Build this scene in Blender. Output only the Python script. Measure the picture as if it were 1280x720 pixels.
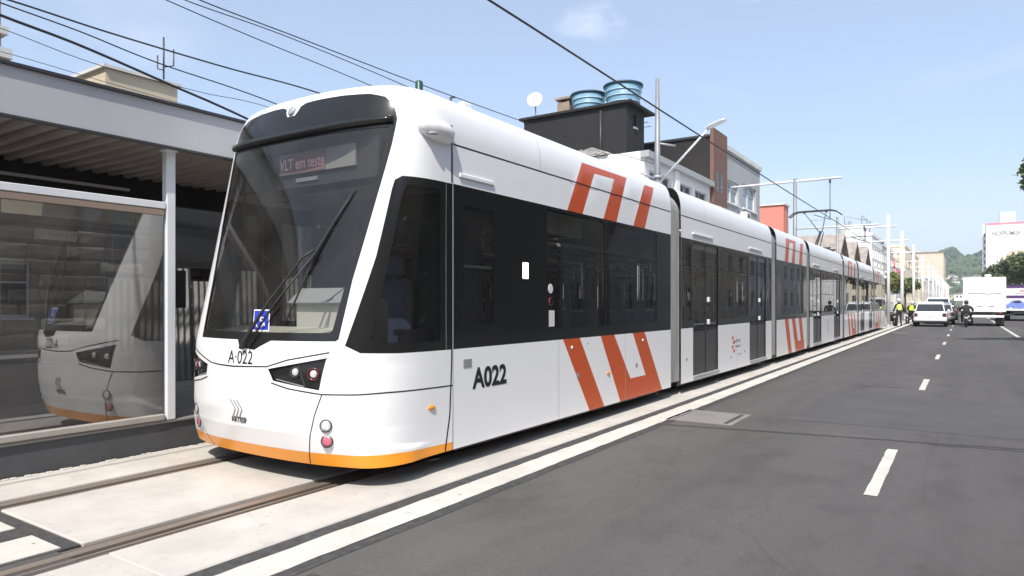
import bpy, bmesh, math, random
from mathutils import Vector, Matrix
from mathutils.geometry import delaunay_2d_cdt
random.seed(7)
for o in list(bpy.data.objects): bpy.data.objects.remove(o)
scene = bpy.context.scene
COL = scene.collection
R_ = math.radians
PI = math.pi

# ------------------------------------------------------------------ camera, sky, sun, exposure
FPX, VPX, HORY, EYE = 850.0, 1205.0, 379.0, 1.5
TH = math.atan((VPX - 640) / FPX)
cam = bpy.data.cameras.new('camera')
cam.sensor_width = 36.0
cam.lens = FPX / 1280 * 36
cam.shift_y = (HORY - 360) / 1280
cam.clip_start = 0.05
cam.clip_end = 20000
camo = bpy.data.objects.new('camera', cam)
camo.location = (0, 0, EYE)
camo.rotation_euler = (R_(90), 0, TH)
COL.objects.link(camo)
scene.camera = camo

SUN_EL, SUN_AZ = R_(52), R_(21)          # azimuth measured from -Y towards +X
tosun = Vector((math.cos(SUN_EL) * math.sin(SUN_AZ), -math.cos(SUN_EL) * math.cos(SUN_AZ), math.sin(SUN_EL)))
world = bpy.data.worlds.new('World')
scene.world = world
world.use_nodes = True
wn = world.node_tree; wn.nodes.clear()
out = wn.nodes.new('ShaderNodeOutputWorld')
bg = wn.nodes.new('ShaderNodeBackground'); bg.inputs['Strength'].default_value = 0.15
sky = wn.nodes.new('ShaderNodeTexSky'); sky.sky_type = 'NISHITA'; sky.sun_disc = False
sky.sun_elevation = SUN_EL; sky.sun_rotation = PI - SUN_AZ
sky.air_density = 1.0; sky.dust_density = 2.2; sky.ozone_density = 1.6
tc = wn.nodes.new('ShaderNodeTexCoord')
sep = wn.nodes.new('ShaderNodeSeparateXYZ'); wn.links.new(tc.outputs['Generated'], sep.inputs[0])
# clouds live on a flat layer overhead: direction / (z + small)
add = wn.nodes.new('ShaderNodeMath'); add.operation = 'ADD'; add.inputs[1].default_value = 0.12
wn.links.new(sep.outputs['Z'], add.inputs[0])
mx = wn.nodes.new('ShaderNodeMath'); mx.operation = 'MAXIMUM'; mx.inputs[1].default_value = 0.05
wn.links.new(add.outputs[0], mx.inputs[0])
dv = wn.nodes.new('ShaderNodeVectorMath'); dv.operation = 'DIVIDE'
comb = wn.nodes.new('ShaderNodeCombineXYZ')
for i in range(3): wn.links.new(mx.outputs[0], comb.inputs[i])
wn.links.new(tc.outputs['Generated'], dv.inputs[0]); wn.links.new(comb.outputs[0], dv.inputs[1])
nz = wn.nodes.new('ShaderNodeTexNoise'); nz.inputs['Scale'].default_value = 1.25
nz.inputs['Detail'].default_value = 5; nz.inputs['Roughness'].default_value = 0.5
mp = wn.nodes.new('ShaderNodeMapping'); mp.inputs['Location'].default_value = (0.6, 4.4, 0)
wn.links.new(dv.outputs[0], mp.inputs[0]); wn.links.new(mp.outputs[0], nz.inputs['Vector'])
cr = wn.nodes.new('ShaderNodeValToRGB')
cr.color_ramp.elements[0].position = 0.55; cr.color_ramp.elements[0].color = (0.30, 0.30, 0.30, 1)
cr.color_ramp.elements[1].position = 0.80; cr.color_ramp.elements[1].color = (0.62, 0.62, 0.62, 1)
wn.links.new(nz.outputs['Fac'], cr.inputs[0])
mixc = wn.nodes.new('ShaderNodeMixRGB'); mixc.inputs['Color2'].default_value = (5.4, 5.5, 5.7, 1)
fac = cr.outputs[0]
nz2 = wn.nodes.new('ShaderNodeTexNoise'); nz2.inputs['Scale'].default_value = 3.2; nz2.inputs['Detail'].default_value = 5; nz2.inputs['Roughness'].default_value = 0.58
wn.links.new(dv.outputs[0], nz2.inputs['Vector'])
for (cx_, cy_, rad, amt) in ((-0.80, 1.66, 0.32, 0.85), (-0.43, 1.68, 0.26, 0.7), (-1.25, 1.56, 0.22, 0.5), (-1.95, 1.25, 0.5, 0.5), (-2.6, 1.9, 0.7, 0.7)):
    ds = wn.nodes.new('ShaderNodeVectorMath'); ds.operation = 'DISTANCE'
    flat = wn.nodes.new('ShaderNodeVectorMath'); flat.operation = 'MULTIPLY'; flat.inputs[1].default_value = (1, 1, 0)
    wn.links.new(dv.outputs[0], flat.inputs[0]); wn.links.new(flat.outputs[0], ds.inputs[0]); ds.inputs[1].default_value = (cx_, cy_, 0)
    mr = wn.nodes.new('ShaderNodeMapRange'); mr.interpolation_type = 'SMOOTHSTEP'; mr.inputs['From Min'].default_value = rad; mr.inputs['From Max'].default_value = 0.0
    mr.inputs['To Min'].default_value = 0.0; mr.inputs['To Max'].default_value = 1.0; wn.links.new(ds.outputs['Value'], mr.inputs['Value'])
    ml_ = wn.nodes.new('ShaderNodeMapRange'); ml_.inputs['From Min'].default_value = 0.30; ml_.inputs['From Max'].default_value = 0.66; ml_.inputs['To Max'].default_value = amt
    wn.links.new(nz2.outputs['Fac'], ml_.inputs['Value'])
    pr = wn.nodes.new('ShaderNodeMath'); pr.operation = 'MULTIPLY'; wn.links.new(mr.outputs[0], pr.inputs[0]); wn.links.new(ml_.outputs[0], pr.inputs[1])
    am = wn.nodes.new('ShaderNodeMath'); am.operation = 'MAXIMUM'; wn.links.new(fac, am.inputs[0]); wn.links.new(pr.outputs[0], am.inputs[1]); fac = am.outputs[0]
hzr = wn.nodes.new('ShaderNodeMapRange'); hzr.interpolation_type = 'SMOOTHSTEP'; hzr.inputs['From Min'].default_value = 0.34; hzr.inputs['From Max'].default_value = -0.02
hzr.inputs['To Min'].default_value = 0.0; hzr.inputs['To Max'].default_value = 0.66
wn.links.new(sep.outputs['Z'], hzr.inputs['Value'])
hmx = wn.nodes.new('ShaderNodeMath'); hmx.operation = 'MAXIMUM'; wn.links.new(fac, hmx.inputs[0]); wn.links.new(hzr.outputs[0], hmx.inputs[1]); fac = hmx.outputs[0]
wn.links.new(fac, mixc.inputs['Fac']); wn.links.new(sky.outputs[0], mixc.inputs['Color1'])
tint = wn.nodes.new('ShaderNodeMixRGB'); tint.blend_type = 'MULTIPLY'; tint.inputs['Fac'].default_value = 1; tint.inputs['Color2'].default_value = (0.92, 0.99, 1.07, 1)
wn.links.new(mixc.outputs[0], tint.inputs['Color1']); wn.links.new(tint.outputs[0], bg.inputs['Color']); wn.links.new(bg.outputs[0], out.inputs[0])

sl = bpy.data.lights.new('sun', 'SUN'); sl.energy = 4.3; sl.angle = R_(0.5); sl.color = (1.0, 0.955, 0.89)
so = bpy.data.objects.new('sun', sl); COL.objects.link(so)
so.rotation_euler = tosun.to_track_quat('Z', 'Y').to_euler()
scene.view_settings.view_transform = 'Standard'
scene.view_settings.look = 'None'
scene.view_settings.exposure = 0.42
scene.view_settings.gamma = 1.0

# ------------------------------------------------------------------ materials
MATS = {}
def mat(name, col, rough=0.6, metal=0.0, var=0.0, vscale=3.0, bump=0.0, bscale=40.0, coat=0.0, emit=0.0, col2=None, spec=0.5, stretch=None):
    if name in MATS: return MATS[name]
    m = bpy.data.materials.new(name); m.use_nodes = True
    nt = m.node_tree; b = nt.nodes['Principled BSDF']
    b.inputs['Base Color'].default_value = (*col, 1)
    b.inputs['Roughness'].default_value = rough
    b.inputs['Metallic'].default_value = metal
    b.inputs['Specular IOR Level'].default_value = spec
    if coat: b.inputs['Coat Weight'].default_value = coat; b.inputs['Coat Roughness'].default_value = 0.06
    if emit:
        b.inputs['Emission Color'].default_value = (*col, 1); b.inputs['Emission Strength'].default_value = emit
    if var or bump or col2:
        t = nt.nodes.new('ShaderNodeTexCoord')
        src = t.outputs['Object']
        if stretch:
            mpp = nt.nodes.new('ShaderNodeMapping'); mpp.inputs['Scale'].default_value = stretch
            nt.links.new(src, mpp.inputs[0]); src = mpp.outputs[0]
    if var or col2:
        n = nt.nodes.new('ShaderNodeTexNoise'); n.inputs['Scale'].default_value = vscale
        n.inputs['Detail'].default_value = 8; n.inputs['Roughness'].default_value = 0.62
        nt.links.new(src, n.inputs['Vector'])
        r = nt.nodes.new('ShaderNodeValToRGB')
        r.color_ramp.elements[0].position = 0.3; r.color_ramp.elements[1].position = 0.7
        c2 = col2 if col2 else tuple(min(1, c * (1 + var)) for c in col)
        c1 = col if col2 else tuple(c * (1 - var) for c in col)
        r.color_ramp.elements[0].color = (*c1, 1); r.color_ramp.elements[1].color = (*c2, 1)
        nt.links.new(n.outputs['Fac'], r.inputs[0]); nt.links.new(r.outputs[0], b.inputs['Base Color'])
    if bump:
        n2 = nt.nodes.new('ShaderNodeTexNoise'); n2.inputs['Scale'].default_value = bscale; n2.inputs['Detail'].default_value = 4
        nt.links.new(src, n2.inputs['Vector'])
        bp = nt.nodes.new('ShaderNodeBump'); bp.inputs['Strength'].default_value = bump; bp.inputs['Distance'].default_value = 0.02
        nt.links.new(n2.outputs['Fac'], bp.inputs['Height']); nt.links.new(bp.outputs[0], b.inputs['Normal'])
    MATS[name] = m
    return m

def glass(name, tint, ior=1.5, rough=0.0, floor=0.0, dust=0.0):
    m = bpy.data.materials.new(name); m.use_nodes = True
    nt = m.node_tree; nt.nodes.clear()
    o = nt.nodes.new('ShaderNodeOutputMaterial'); mxs = nt.nodes.new('ShaderNodeMixShader')
    tr = nt.nodes.new('ShaderNodeBsdfTransparent'); tr.inputs[0].default_value = (*tint, 1)
    gl = nt.nodes.new('ShaderNodeBsdfGlossy'); gl.inputs['Roughness'].default_value = rough
    fr = nt.nodes.new('ShaderNodeFresnel'); fr.inputs['IOR'].default_value = ior
    fac = fr.outputs[0]
    if floor:
        mm = nt.nodes.new('ShaderNodeMath'); mm.operation = 'MAXIMUM'; mm.inputs[1].default_value = floor
        nt.links.new(fac, mm.inputs[0]); fac = mm.outputs[0]
    nt.links.new(fac, mxs.inputs[0]); nt.links.new(tr.outputs[0], mxs.inputs[1]); nt.links.new(gl.outputs[0], mxs.inputs[2])
    last = mxs.outputs[0]
    if dust:
        df = nt.nodes.new('ShaderNodeBsdfDiffuse'); df.inputs[0].default_value = (.62, .60, .57, 1)
        n = nt.nodes.new('ShaderNodeTexNoise'); n.inputs['Scale'].default_value = 2.2; n.inputs['Detail'].default_value = 7; n.inputs['Roughness'].default_value = .65
        t = nt.nodes.new('ShaderNodeTexCoord'); nt.links.new(t.outputs['Object'], n.inputs['Vector'])
        mr = nt.nodes.new('ShaderNodeMapRange'); mr.inputs['From Min'].default_value = .3; mr.inputs['From Max'].default_value = .7; mr.inputs['To Min'].default_value = dust * .5; mr.inputs['To Max'].default_value = dust * 1.5
        nt.links.new(n.outputs['Fac'], mr.inputs['Value'])
        m2 = nt.nodes.new('ShaderNodeMixShader'); nt.links.new(mr.outputs[0], m2.inputs[0]); nt.links.new(last, m2.inputs[1]); nt.links.new(df.outputs[0], m2.inputs[2]); last = m2.outputs[0]
    nt.links.new(last, o.inputs[0])
    MATS[name] = m
    return m

def asphalt_mat():
    m = bpy.data.materials.new('asphalt'); m.use_nodes = True
    nt = m.node_tree; b = nt.nodes['Principled BSDF']; b.inputs['Roughness'].default_value = 0.82
    b.inputs['Specular IOR Level'].default_value = 0.35
    t = nt.nodes.new('ShaderNodeTexCoord')
    def noise(scale, detail, sc=(1, 1, 1), rough=0.6):
        mpp = nt.nodes.new('ShaderNodeMapping'); mpp.inputs['Scale'].default_value = sc
        nt.links.new(t.outputs['Object'], mpp.inputs[0])
        n = nt.nodes.new('ShaderNodeTexNoise'); n.inputs['Scale'].default_value = scale; n.inputs['Detail'].default_value = detail
        n.inputs['Roughness'].default_value = rough
        nt.links.new(mpp.outputs[0], n.inputs['Vector']); return n.outputs['Fac']
    def ramp(src, p0, c0, p1, c1):
        r = nt.nodes.new('ShaderNodeValToRGB')
        r.color_ramp.elements[0].position = p0; r.color_ramp.elements[0].color = (*c0, 1)
        r.color_ramp.elements[1].position = p1; r.color_ramp.elements[1].color = (*c1, 1)
        nt.links.new(src, r.inputs[0]); return r.outputs[0]
    def mul(a, b_):
        x = nt.nodes.new('ShaderNodeMixRGB'); x.blend_type = 'MULTIPLY'; x.inputs['Fac'].default_value = 1
        nt.links.new(a, x.inputs[1]); nt.links.new(b_, x.inputs[2]); return x.outputs[0]
    base = ramp(noise(0.35, 6, (1.0, 0.35, 1)), 0.3, (0.083, 0.078, 0.0745), 0.7, (0.107, 0.1005, 0.0955))
    wheel = ramp(noise(0.9, 3, (1.0, 0.03, 1)), 0.35, (0.84, 0.84, 0.84), 0.65, (1.06, 1.06, 1.06))
    fine = ramp(noise(170, 2), 0.25, (0.72, 0.72, 0.73), 0.75, (1.26, 1.25, 1.24))
    vor = nt.nodes.new('ShaderNodeTexVoronoi'); vor.inputs['Scale'].default_value = 9.0
    nt.links.new(t.outputs['Object'], vor.inputs['Vector'])
    speck = ramp(vor.outputs['Distance'], 0.018, (2.6, 2.6, 2.5), 0.035, (1, 1, 1))
    patch = ramp(noise(2.2, 7, (1, 0.6, 1), 0.75), 0.38, (0.86, 0.86, 0.86), 0.52, (1.0, 1.0, 1.0))
    mid = ramp(noise(38, 4, (1, 1, 1), .7), 0.36, (0.90, 0.90, 0.90), 0.62, (1.07, 1.07, 1.07))
    dark = ramp(noise(60, 1), 0.70, (1, 1, 1), 0.76, (0.55, 0.55, 0.55))
    v2 = nt.nodes.new('ShaderNodeTexVoronoi'); v2.feature = 'DISTANCE_TO_EDGE'; v2.inputs['Scale'].default_value = 0.28
    wv = nt.nodes.new('ShaderNodeMixRGB'); wv.blend_type = 'ADD'; wv.inputs['Fac'].default_value = 0.35
    wn_ = nt.nodes.new('ShaderNodeTexNoise'); wn_.inputs['Scale'].default_value = 1.6; wn_.inputs['Detail'].default_value = 6; nt.links.new(t.outputs['Object'], wn_.inputs['Vector'])
    nt.links.new(t.outputs['Object'], wv.inputs[1]); nt.links.new(wn_.outputs['Color'], wv.inputs[2]); nt.links.new(wv.outputs[0], v2.inputs['Vector'])
    crack = ramp(v2.outputs['Distance'], 0.001, (0.86, 0.86, 0.86), 0.0025, (1, 1, 1))
    stain = ramp(noise(0.8, 5, (1, .5, 1), .6), 0.54, (1, 1, 1), 0.70, (0.80, 0.79, 0.78))
    red = ramp(noise(0.5, 4, (1, .6, 1), .6), 0.55, (1, 1, 1), 0.75, (1.07, 1.0, 0.97))
    col = mul(mul(mul(mul(base, wheel), fine), speck), patch)
    col = mul(mul(mul(mul(mul(col, mid), dark), crack), stain), red)
    nt.links.new(col, b.inputs['Base Color'])
    bp = nt.nodes.new('ShaderNodeBump'); bp.inputs['Strength'].default_value = 0.35; bp.inputs['Distance'].default_value = 0.008
    nt.links.new(noise(140, 3), bp.inputs['Height']); nt.links.new(bp.outputs[0], b.inputs['Normal'])
    MATS['asphalt'] = m
    return m

def worn_paint(name, col, under, cut=0.36):
    m = bpy.data.materials.new(name); m.use_nodes = True
    nt = m.node_tree; b = nt.nodes['Principled BSDF']; b.inputs['Roughness'].default_value = 0.8
    t = nt.nodes.new('ShaderNodeTexCoord')
    def nz(sc, det, ro):
        n = nt.nodes.new('ShaderNodeTexNoise'); n.inputs['Scale'].default_value = sc; n.inputs['Detail'].default_value = det; n.inputs['Roughness'].default_value = ro
        nt.links.new(t.outputs['Object'], n.inputs['Vector']); return n.outputs['Fac']
    r = nt.nodes.new('ShaderNodeValToRGB'); r.color_ramp.elements[0].position = cut; r.color_ramp.elements[1].position = cut + .05
    nt.links.new(nz(9, 9, .72), r.inputs[0])
    r2 = nt.nodes.new('ShaderNodeValToRGB'); r2.color_ramp.elements[0].position = .3; r2.color_ramp.elements[1].position = .7
    r2.color_ramp.elements[0].color = (*[c * .80 for c in col], 1); r2.color_ramp.elements[1].color = (*[c * 1.06 for c in col], 1)
    nt.links.new(nz(1.7, 6, .65), r2.inputs[0])
    mx_ = nt.nodes.new('ShaderNodeMixRGB'); mx_.inputs['Color1'].default_value = (*under, 1)
    nt.links.new(r.outputs[0], mx_.inputs['Fac']); nt.links.new(r2.outputs[0], mx_.inputs['Color2']); nt.links.new(mx_.outputs[0], b.inputs['Base Color'])
    bp = nt.nodes.new('ShaderNodeBump'); bp.inputs['Strength'].default_value = .3; bp.inputs['Distance'].default_value = .006
    nt.links.new(nz(70, 3, .6), bp.inputs['Height']); nt.links.new(bp.outputs[0], b.inputs['Normal'])
    MATS[name] = m; return m

def brick_mat(name, c1, c2, mortar, sc=4.0, rot=(R_(90), 0, 0)):
    m = bpy.data.materials.new(name); m.use_nodes = True
    nt = m.node_tree; b = nt.nodes['Principled BSDF']; b.inputs['Roughness'].default_value = 0.85
    t = nt.nodes.new('ShaderNodeTexCoord'); mpp = nt.nodes.new('ShaderNodeMapping'); mpp.inputs['Rotation'].default_value = rot
    nt.links.new(t.outputs['Object'], mpp.inputs[0])
    br = nt.nodes.new('ShaderNodeTexBrick'); br.inputs['Scale'].default_value = sc
    br.inputs['Color1'].default_value = (*c1, 1); br.inputs['Color2'].default_value = (*c2, 1); br.inputs['Mortar'].default_value = (*mortar, 1)
    br.inputs['Mortar Size'].default_value = 0.018
    nt.links.new(mpp.outputs[0], br.inputs['Vector']); nt.links.new(br.outputs['Color'], b.inputs['Base Color'])
    MATS[name] = m
    return m

asphalt_mat()
mat('tram_white', (0.80, 0.80, 0.80), 0.32, coat=0.35, var=0.015, vscale=2.0)
mat('tram_black', (0.016, 0.016, 0.016), 0.14, coat=0.0, spec=0.38)
mat('tram_orange', (0.54, 0.080, 0.014), 0.35, coat=0.2)
mat('skirt_orange', (0.92, 0.34, 0.025), 0.35, coat=0.2)
mat('seam', (0.012, 0.012, 0.013), 0.6)
mat('faint_seam', (0.42, 0.43, 0.45), 0.5)
mat('rubber', (0.022, 0.022, 0.023), 0.55)
mat('bellows', (0.17, 0.17, 0.17), 0.42, var=0.25, vscale=6, stretch=(1, 1, 0.15))
mat('door_grey', (0.034, 0.033, 0.033), 0.28, coat=0.3)
mat('steel', (0.55, 0.55, 0.56), 0.3, 0.9)
mat('grey_metal', (0.36, 0.37, 0.39), 0.45, 0.2, var=0.08)
mat('dark_metal', (0.05, 0.05, 0.052), 0.45, 0.3)
mat('chrome', (0.8, 0.8, 0.8), 0.08, 1.0)
mat('interior', (0.30, 0.30, 0.30), 0.6)
mat('interior_dark', (0.035, 0.036, 0.038), 0.7)
mat('console', (0.52, 0.50, 0.44), 0.55)
mat('seat_blue', (0.05, 0.07, 0.13), 0.7)
mat('seat_red', (0.35, 0.03, 0.04), 0.7)
mat('led_red', (0.72, 0.42, 0.40), 0.5, emit=0.08)
mat('led_zone', (0.26, 0.15, 0.14), 0.5)
mat('led_panel', (0.30, 0.28, 0.27), 0.4)
mat('blue_sign', (0.03, 0.05, 0.42), 0.4)
mat('white_paint', (0.80, 0.79, 0.76), 0.6, var=0.06, vscale=8)
mat('lamp_glass', (0.75, 0.75, 0.78), 0.08, 0.4, coat=0.6)
mat('red_lens', (0.50, 0.12, 0.17), 0.15, coat=0.6)
mat('red_dim', (0.12, 0.005, 0.015), 0.2, coat=0.6)
mat('amber', (0.85, 0.25, 0.01), 0.2, coat=0.5)
mat('lit_white', (1.0, 0.95, 0.85), 0.3, emit=1.2)
mat('letter', (0.012, 0.012, 0.015), 0.5)
mat('letter_grey', (0.25, 0.25, 0.26), 0.5)
mat('letter_red', (0.5, 0.04, 0.03), 0.5)
mat('concrete', (0.20, 0.19, 0.18), 0.85, var=0.13, vscale=1.6, bump=0.25, bscale=60)
worn_paint('slab_light', (0.50, 0.465, 0.42), (0.40, 0.365, 0.325), 0.36)
mat('rail_bed', (0.115, 0.093, 0.078), 0.85, var=0.3, vscale=5, bump=0.3, bscale=50, stretch=(1, 0.15, 1))
mat('rail_steel', (0.34, 0.28, 0.23), 0.40, 0.5, var=0.25, vscale=4, stretch=(1, 0.1, 1))
mat('groove', (0.018, 0.015, 0.013), 0.9)
mat('tar', (0.050, 0.048, 0.046), 0.85, var=0.45, vscale=14)
worn_paint('road_white', (0.55, 0.525, 0.47), (0.16, 0.15, 0.14), 0.33)
mat('patch_asphalt', (0.076, 0.072, 0.069), 0.85, var=0.14, vscale=1.2, bump=.3, bscale=140)
mat('platform_grey', (0.062, 0.064, 0.068), 0.8, var=0.2, vscale=2.5)
mat('deck', (0.30, 0.28, 0.25), 0.85, var=0.12)
mat('fascia', (0.43, 0.43, 0.445), 0.45, var=0.05, vscale=1.2)
mat('shelter_white', (0.62, 0.63, 0.65), 0.45, var=0.04)
mat('shelter_brown', (0.24, 0.18, 0.14), 0.5)
mat('ceiling_sheet', (0.60, 0.53, 0.47), 0.5, 0.2, var=0.12)
mat('stone', (0.20, 0.185, 0.17), 0.95, var=0.25, vscale=4, bump=0.6, bscale=14)
mat('stone_b', (0.36, 0.345, 0.325), 0.95, var=0.25, vscale=4, bump=0.6, bscale=14)
mat('stone_c', (0.16, 0.12, 0.10), 0.95, var=0.25, vscale=4, bump=0.6, bscale=14)
mat('mortar', (0.12, 0.11, 0.10), 0.95, var=0.2)
mat('sheet_metal', (0.40, 0.40, 0.39), 0.5, 0.2, var=0.35, vscale=3, stretch=(1, 1, 0.3))
mat('black_wall', (0.014, 0.012, 0.012), 0.75, var=0.15, vscale=1.0)
mat('white_wall', (0.78, 0.78, 0.76), 0.85, var=0.05, vscale=0.8)
mat('dirty_white', (0.60, 0.59, 0.56), 0.85, var=0.14, vscale=1.0)
mat('grey_wall', (0.36, 0.37, 0.37), 0.85, var=0.08, vscale=0.6)
mat('beige_wall', (0.56, 0.48, 0.36), 0.85, var=0.08, vscale=0.8)
mat('cream_wall', (0.70, 0.62, 0.46), 0.85, var=0.07, vscale=0.6)
mat('peach_wall', (0.66, 0.52, 0.40), 0.85, var=0.06, vscale=0.3)
mat('salmon', (0.62, 0.22, 0.17), 0.8, var=0.06)
mat('pink', (0.72, 0.25, 0.30), 0.8, var=0.15)
mat('brown_roof', (0.25, 0.185, 0.15), 0.9, var=0.3, vscale=2.0)
mat('shed_roof', (0.30, 0.26, 0.23), 0.9, var=0.3, vscale=2.0)
mat('tile_roof', (0.34, 0.31, 0.29), 0.9, var=0.25, vscale=3.0)
mat('gable_brown', (0.30, 0.23, 0.18), 0.85, var=0.15)
brick_mat('brick', (0.20, 0.095, 0.07), (0.15, 0.07, 0.052), (0.17, 0.13, 0.11), 4.0, (0, R_(90), R_(90)))
mat('pane', (0.02, 0.024, 0.028), 0.08, spec=0.6)
mat('pane_light', (0.20, 0.24, 0.28), 0.1, spec=0.7)
mat('frame_white', (0.72, 0.72, 0.72), 0.5)
mat('tank_blue', (0.16, 0.30, 0.40), 0.5, var=0.12)
mat('tank_band', (0.34, 0.50, 0.60), 0.5)
mat('tank_rim', (0.03, 0.06, 0.09), 0.5)
mat('pole_grey', (0.24, 0.25, 0.26), 0.5, 0.3, var=0.1)
mat('pole_white', (0.78, 0.77, 0.74), 0.5, var=0.04)
mat('cable', (0.012, 0.012, 0.013), 0.6)
mat('copper', (0.05, 0.045, 0.04), 0.5, 0.4)
mat('bark', (0.10, 0.075, 0.055), 0.95, var=0.3, bump=0.6, bscale=12)
mat('leaf', (0.09, 0.13, 0.045), 0.6, var=0.45, vscale=1.3)
mat('leaf_y', (0.16, 0.17, 0.045), 0.6, var=0.4, vscale=1.3)
mat('leaf_dark', (0.08, 0.11, 0.042), 0.6, var=0.4, vscale=1.3)
mat('hill_green', (0.060, 0.092, 0.040), 0.95, var=0.55, vscale=0.03, bump=1.0, bscale=0.08)
mat('earth', (0.20, 0.18, 0.15), 0.95, var=0.2, vscale=0.5)
mat('pavement', (0.34, 0.33, 0.31), 0.9, var=0.15, vscale=1.5, bump=0.2, bscale=30)
mat('car_white', (0.80, 0.80, 0.80), 0.25, coat=0.6)
mat('car_silver', (0.42, 0.43, 0.44), 0.28, 0.5, coat=0.5)
mat('car_black', (0.02, 0.02, 0.022), 0.22, coat=0.6)
mat('car_red', (0.22, 0.02, 0.02), 0.25, coat=0.6)
mat('tyre', (0.018, 0.018, 0.018), 0.85)
mat('car_glass', (0.015, 0.018, 0.02), 0.05, spec=0.7, coat=0.3)
mat('tail_red', (0.10, 0.010, 0.012), 0.2, coat=0.5)
mat('plate', (0.62, 0.62, 0.62), 0.5)
mat('truck_white', (0.80, 0.80, 0.79), 0.45, var=0.03)
mat('purple', (0.09, 0.035, 0.16), 0.5)
mat('ad_blue', (0.10, 0.17, 0.55), 0.5, col2=(0.28, 0.36, 0.75), vscale=3)
mat('ad_red', (0.6, 0.16, 0.12), 0.5)
mat('hivis', (0.72, 0.85, 0.16), 0.7)
mat('hivis_green', (0.58, 0.80, 0.03), 0.7)
mat('cloth_black', (0.015, 0.015, 0.017), 0.8)
mat('cloth_white', (0.65, 0.65, 0.64), 0.8)
mat('skin', (0.42, 0.25, 0.18), 0.6)
mat('hair', (0.015, 0.011, 0.009), 0.6)
mat('helmet', (0.6, 0.6, 0.6), 0.25, coat=0.5)
glass('windshield_glass', (0.80, 0.82, 0.81), 1.5, dust=.022)
glass('side_glass', (0.48, 0.48, 0.47), 1.5, dust=.012)
glass('band_glass', (0.62, 0.62, 0.60), 1.5, dust=.022)
glass('screen_glass', (0.50, 0.51, 0.50), 1.5, floor=0.22, dust=.04)

# ------------------------------------------------------------------ helpers
def empty(name, loc=(0, 0, 0), label=None, cat=None, group=None):
    o = bpy.data.objects.new(name, None); o.empty_display_size = 0.2
    o.location = loc; COL.objects.link(o)
    if label: tag(o, label, cat, group)
    return o
def tag(o, label=None, cat=None, group=None, kind=None):
    if label: o['label'] = label
    if cat: o['category'] = cat
    if group: o['group'] = group
    if kind: o['kind'] = kind
    return o
def adopt(o, parent):
    o.parent = parent
    if parent.type == 'EMPTY': o.matrix_parent_inverse = Matrix.Translation(-Vector(parent.location))

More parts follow.
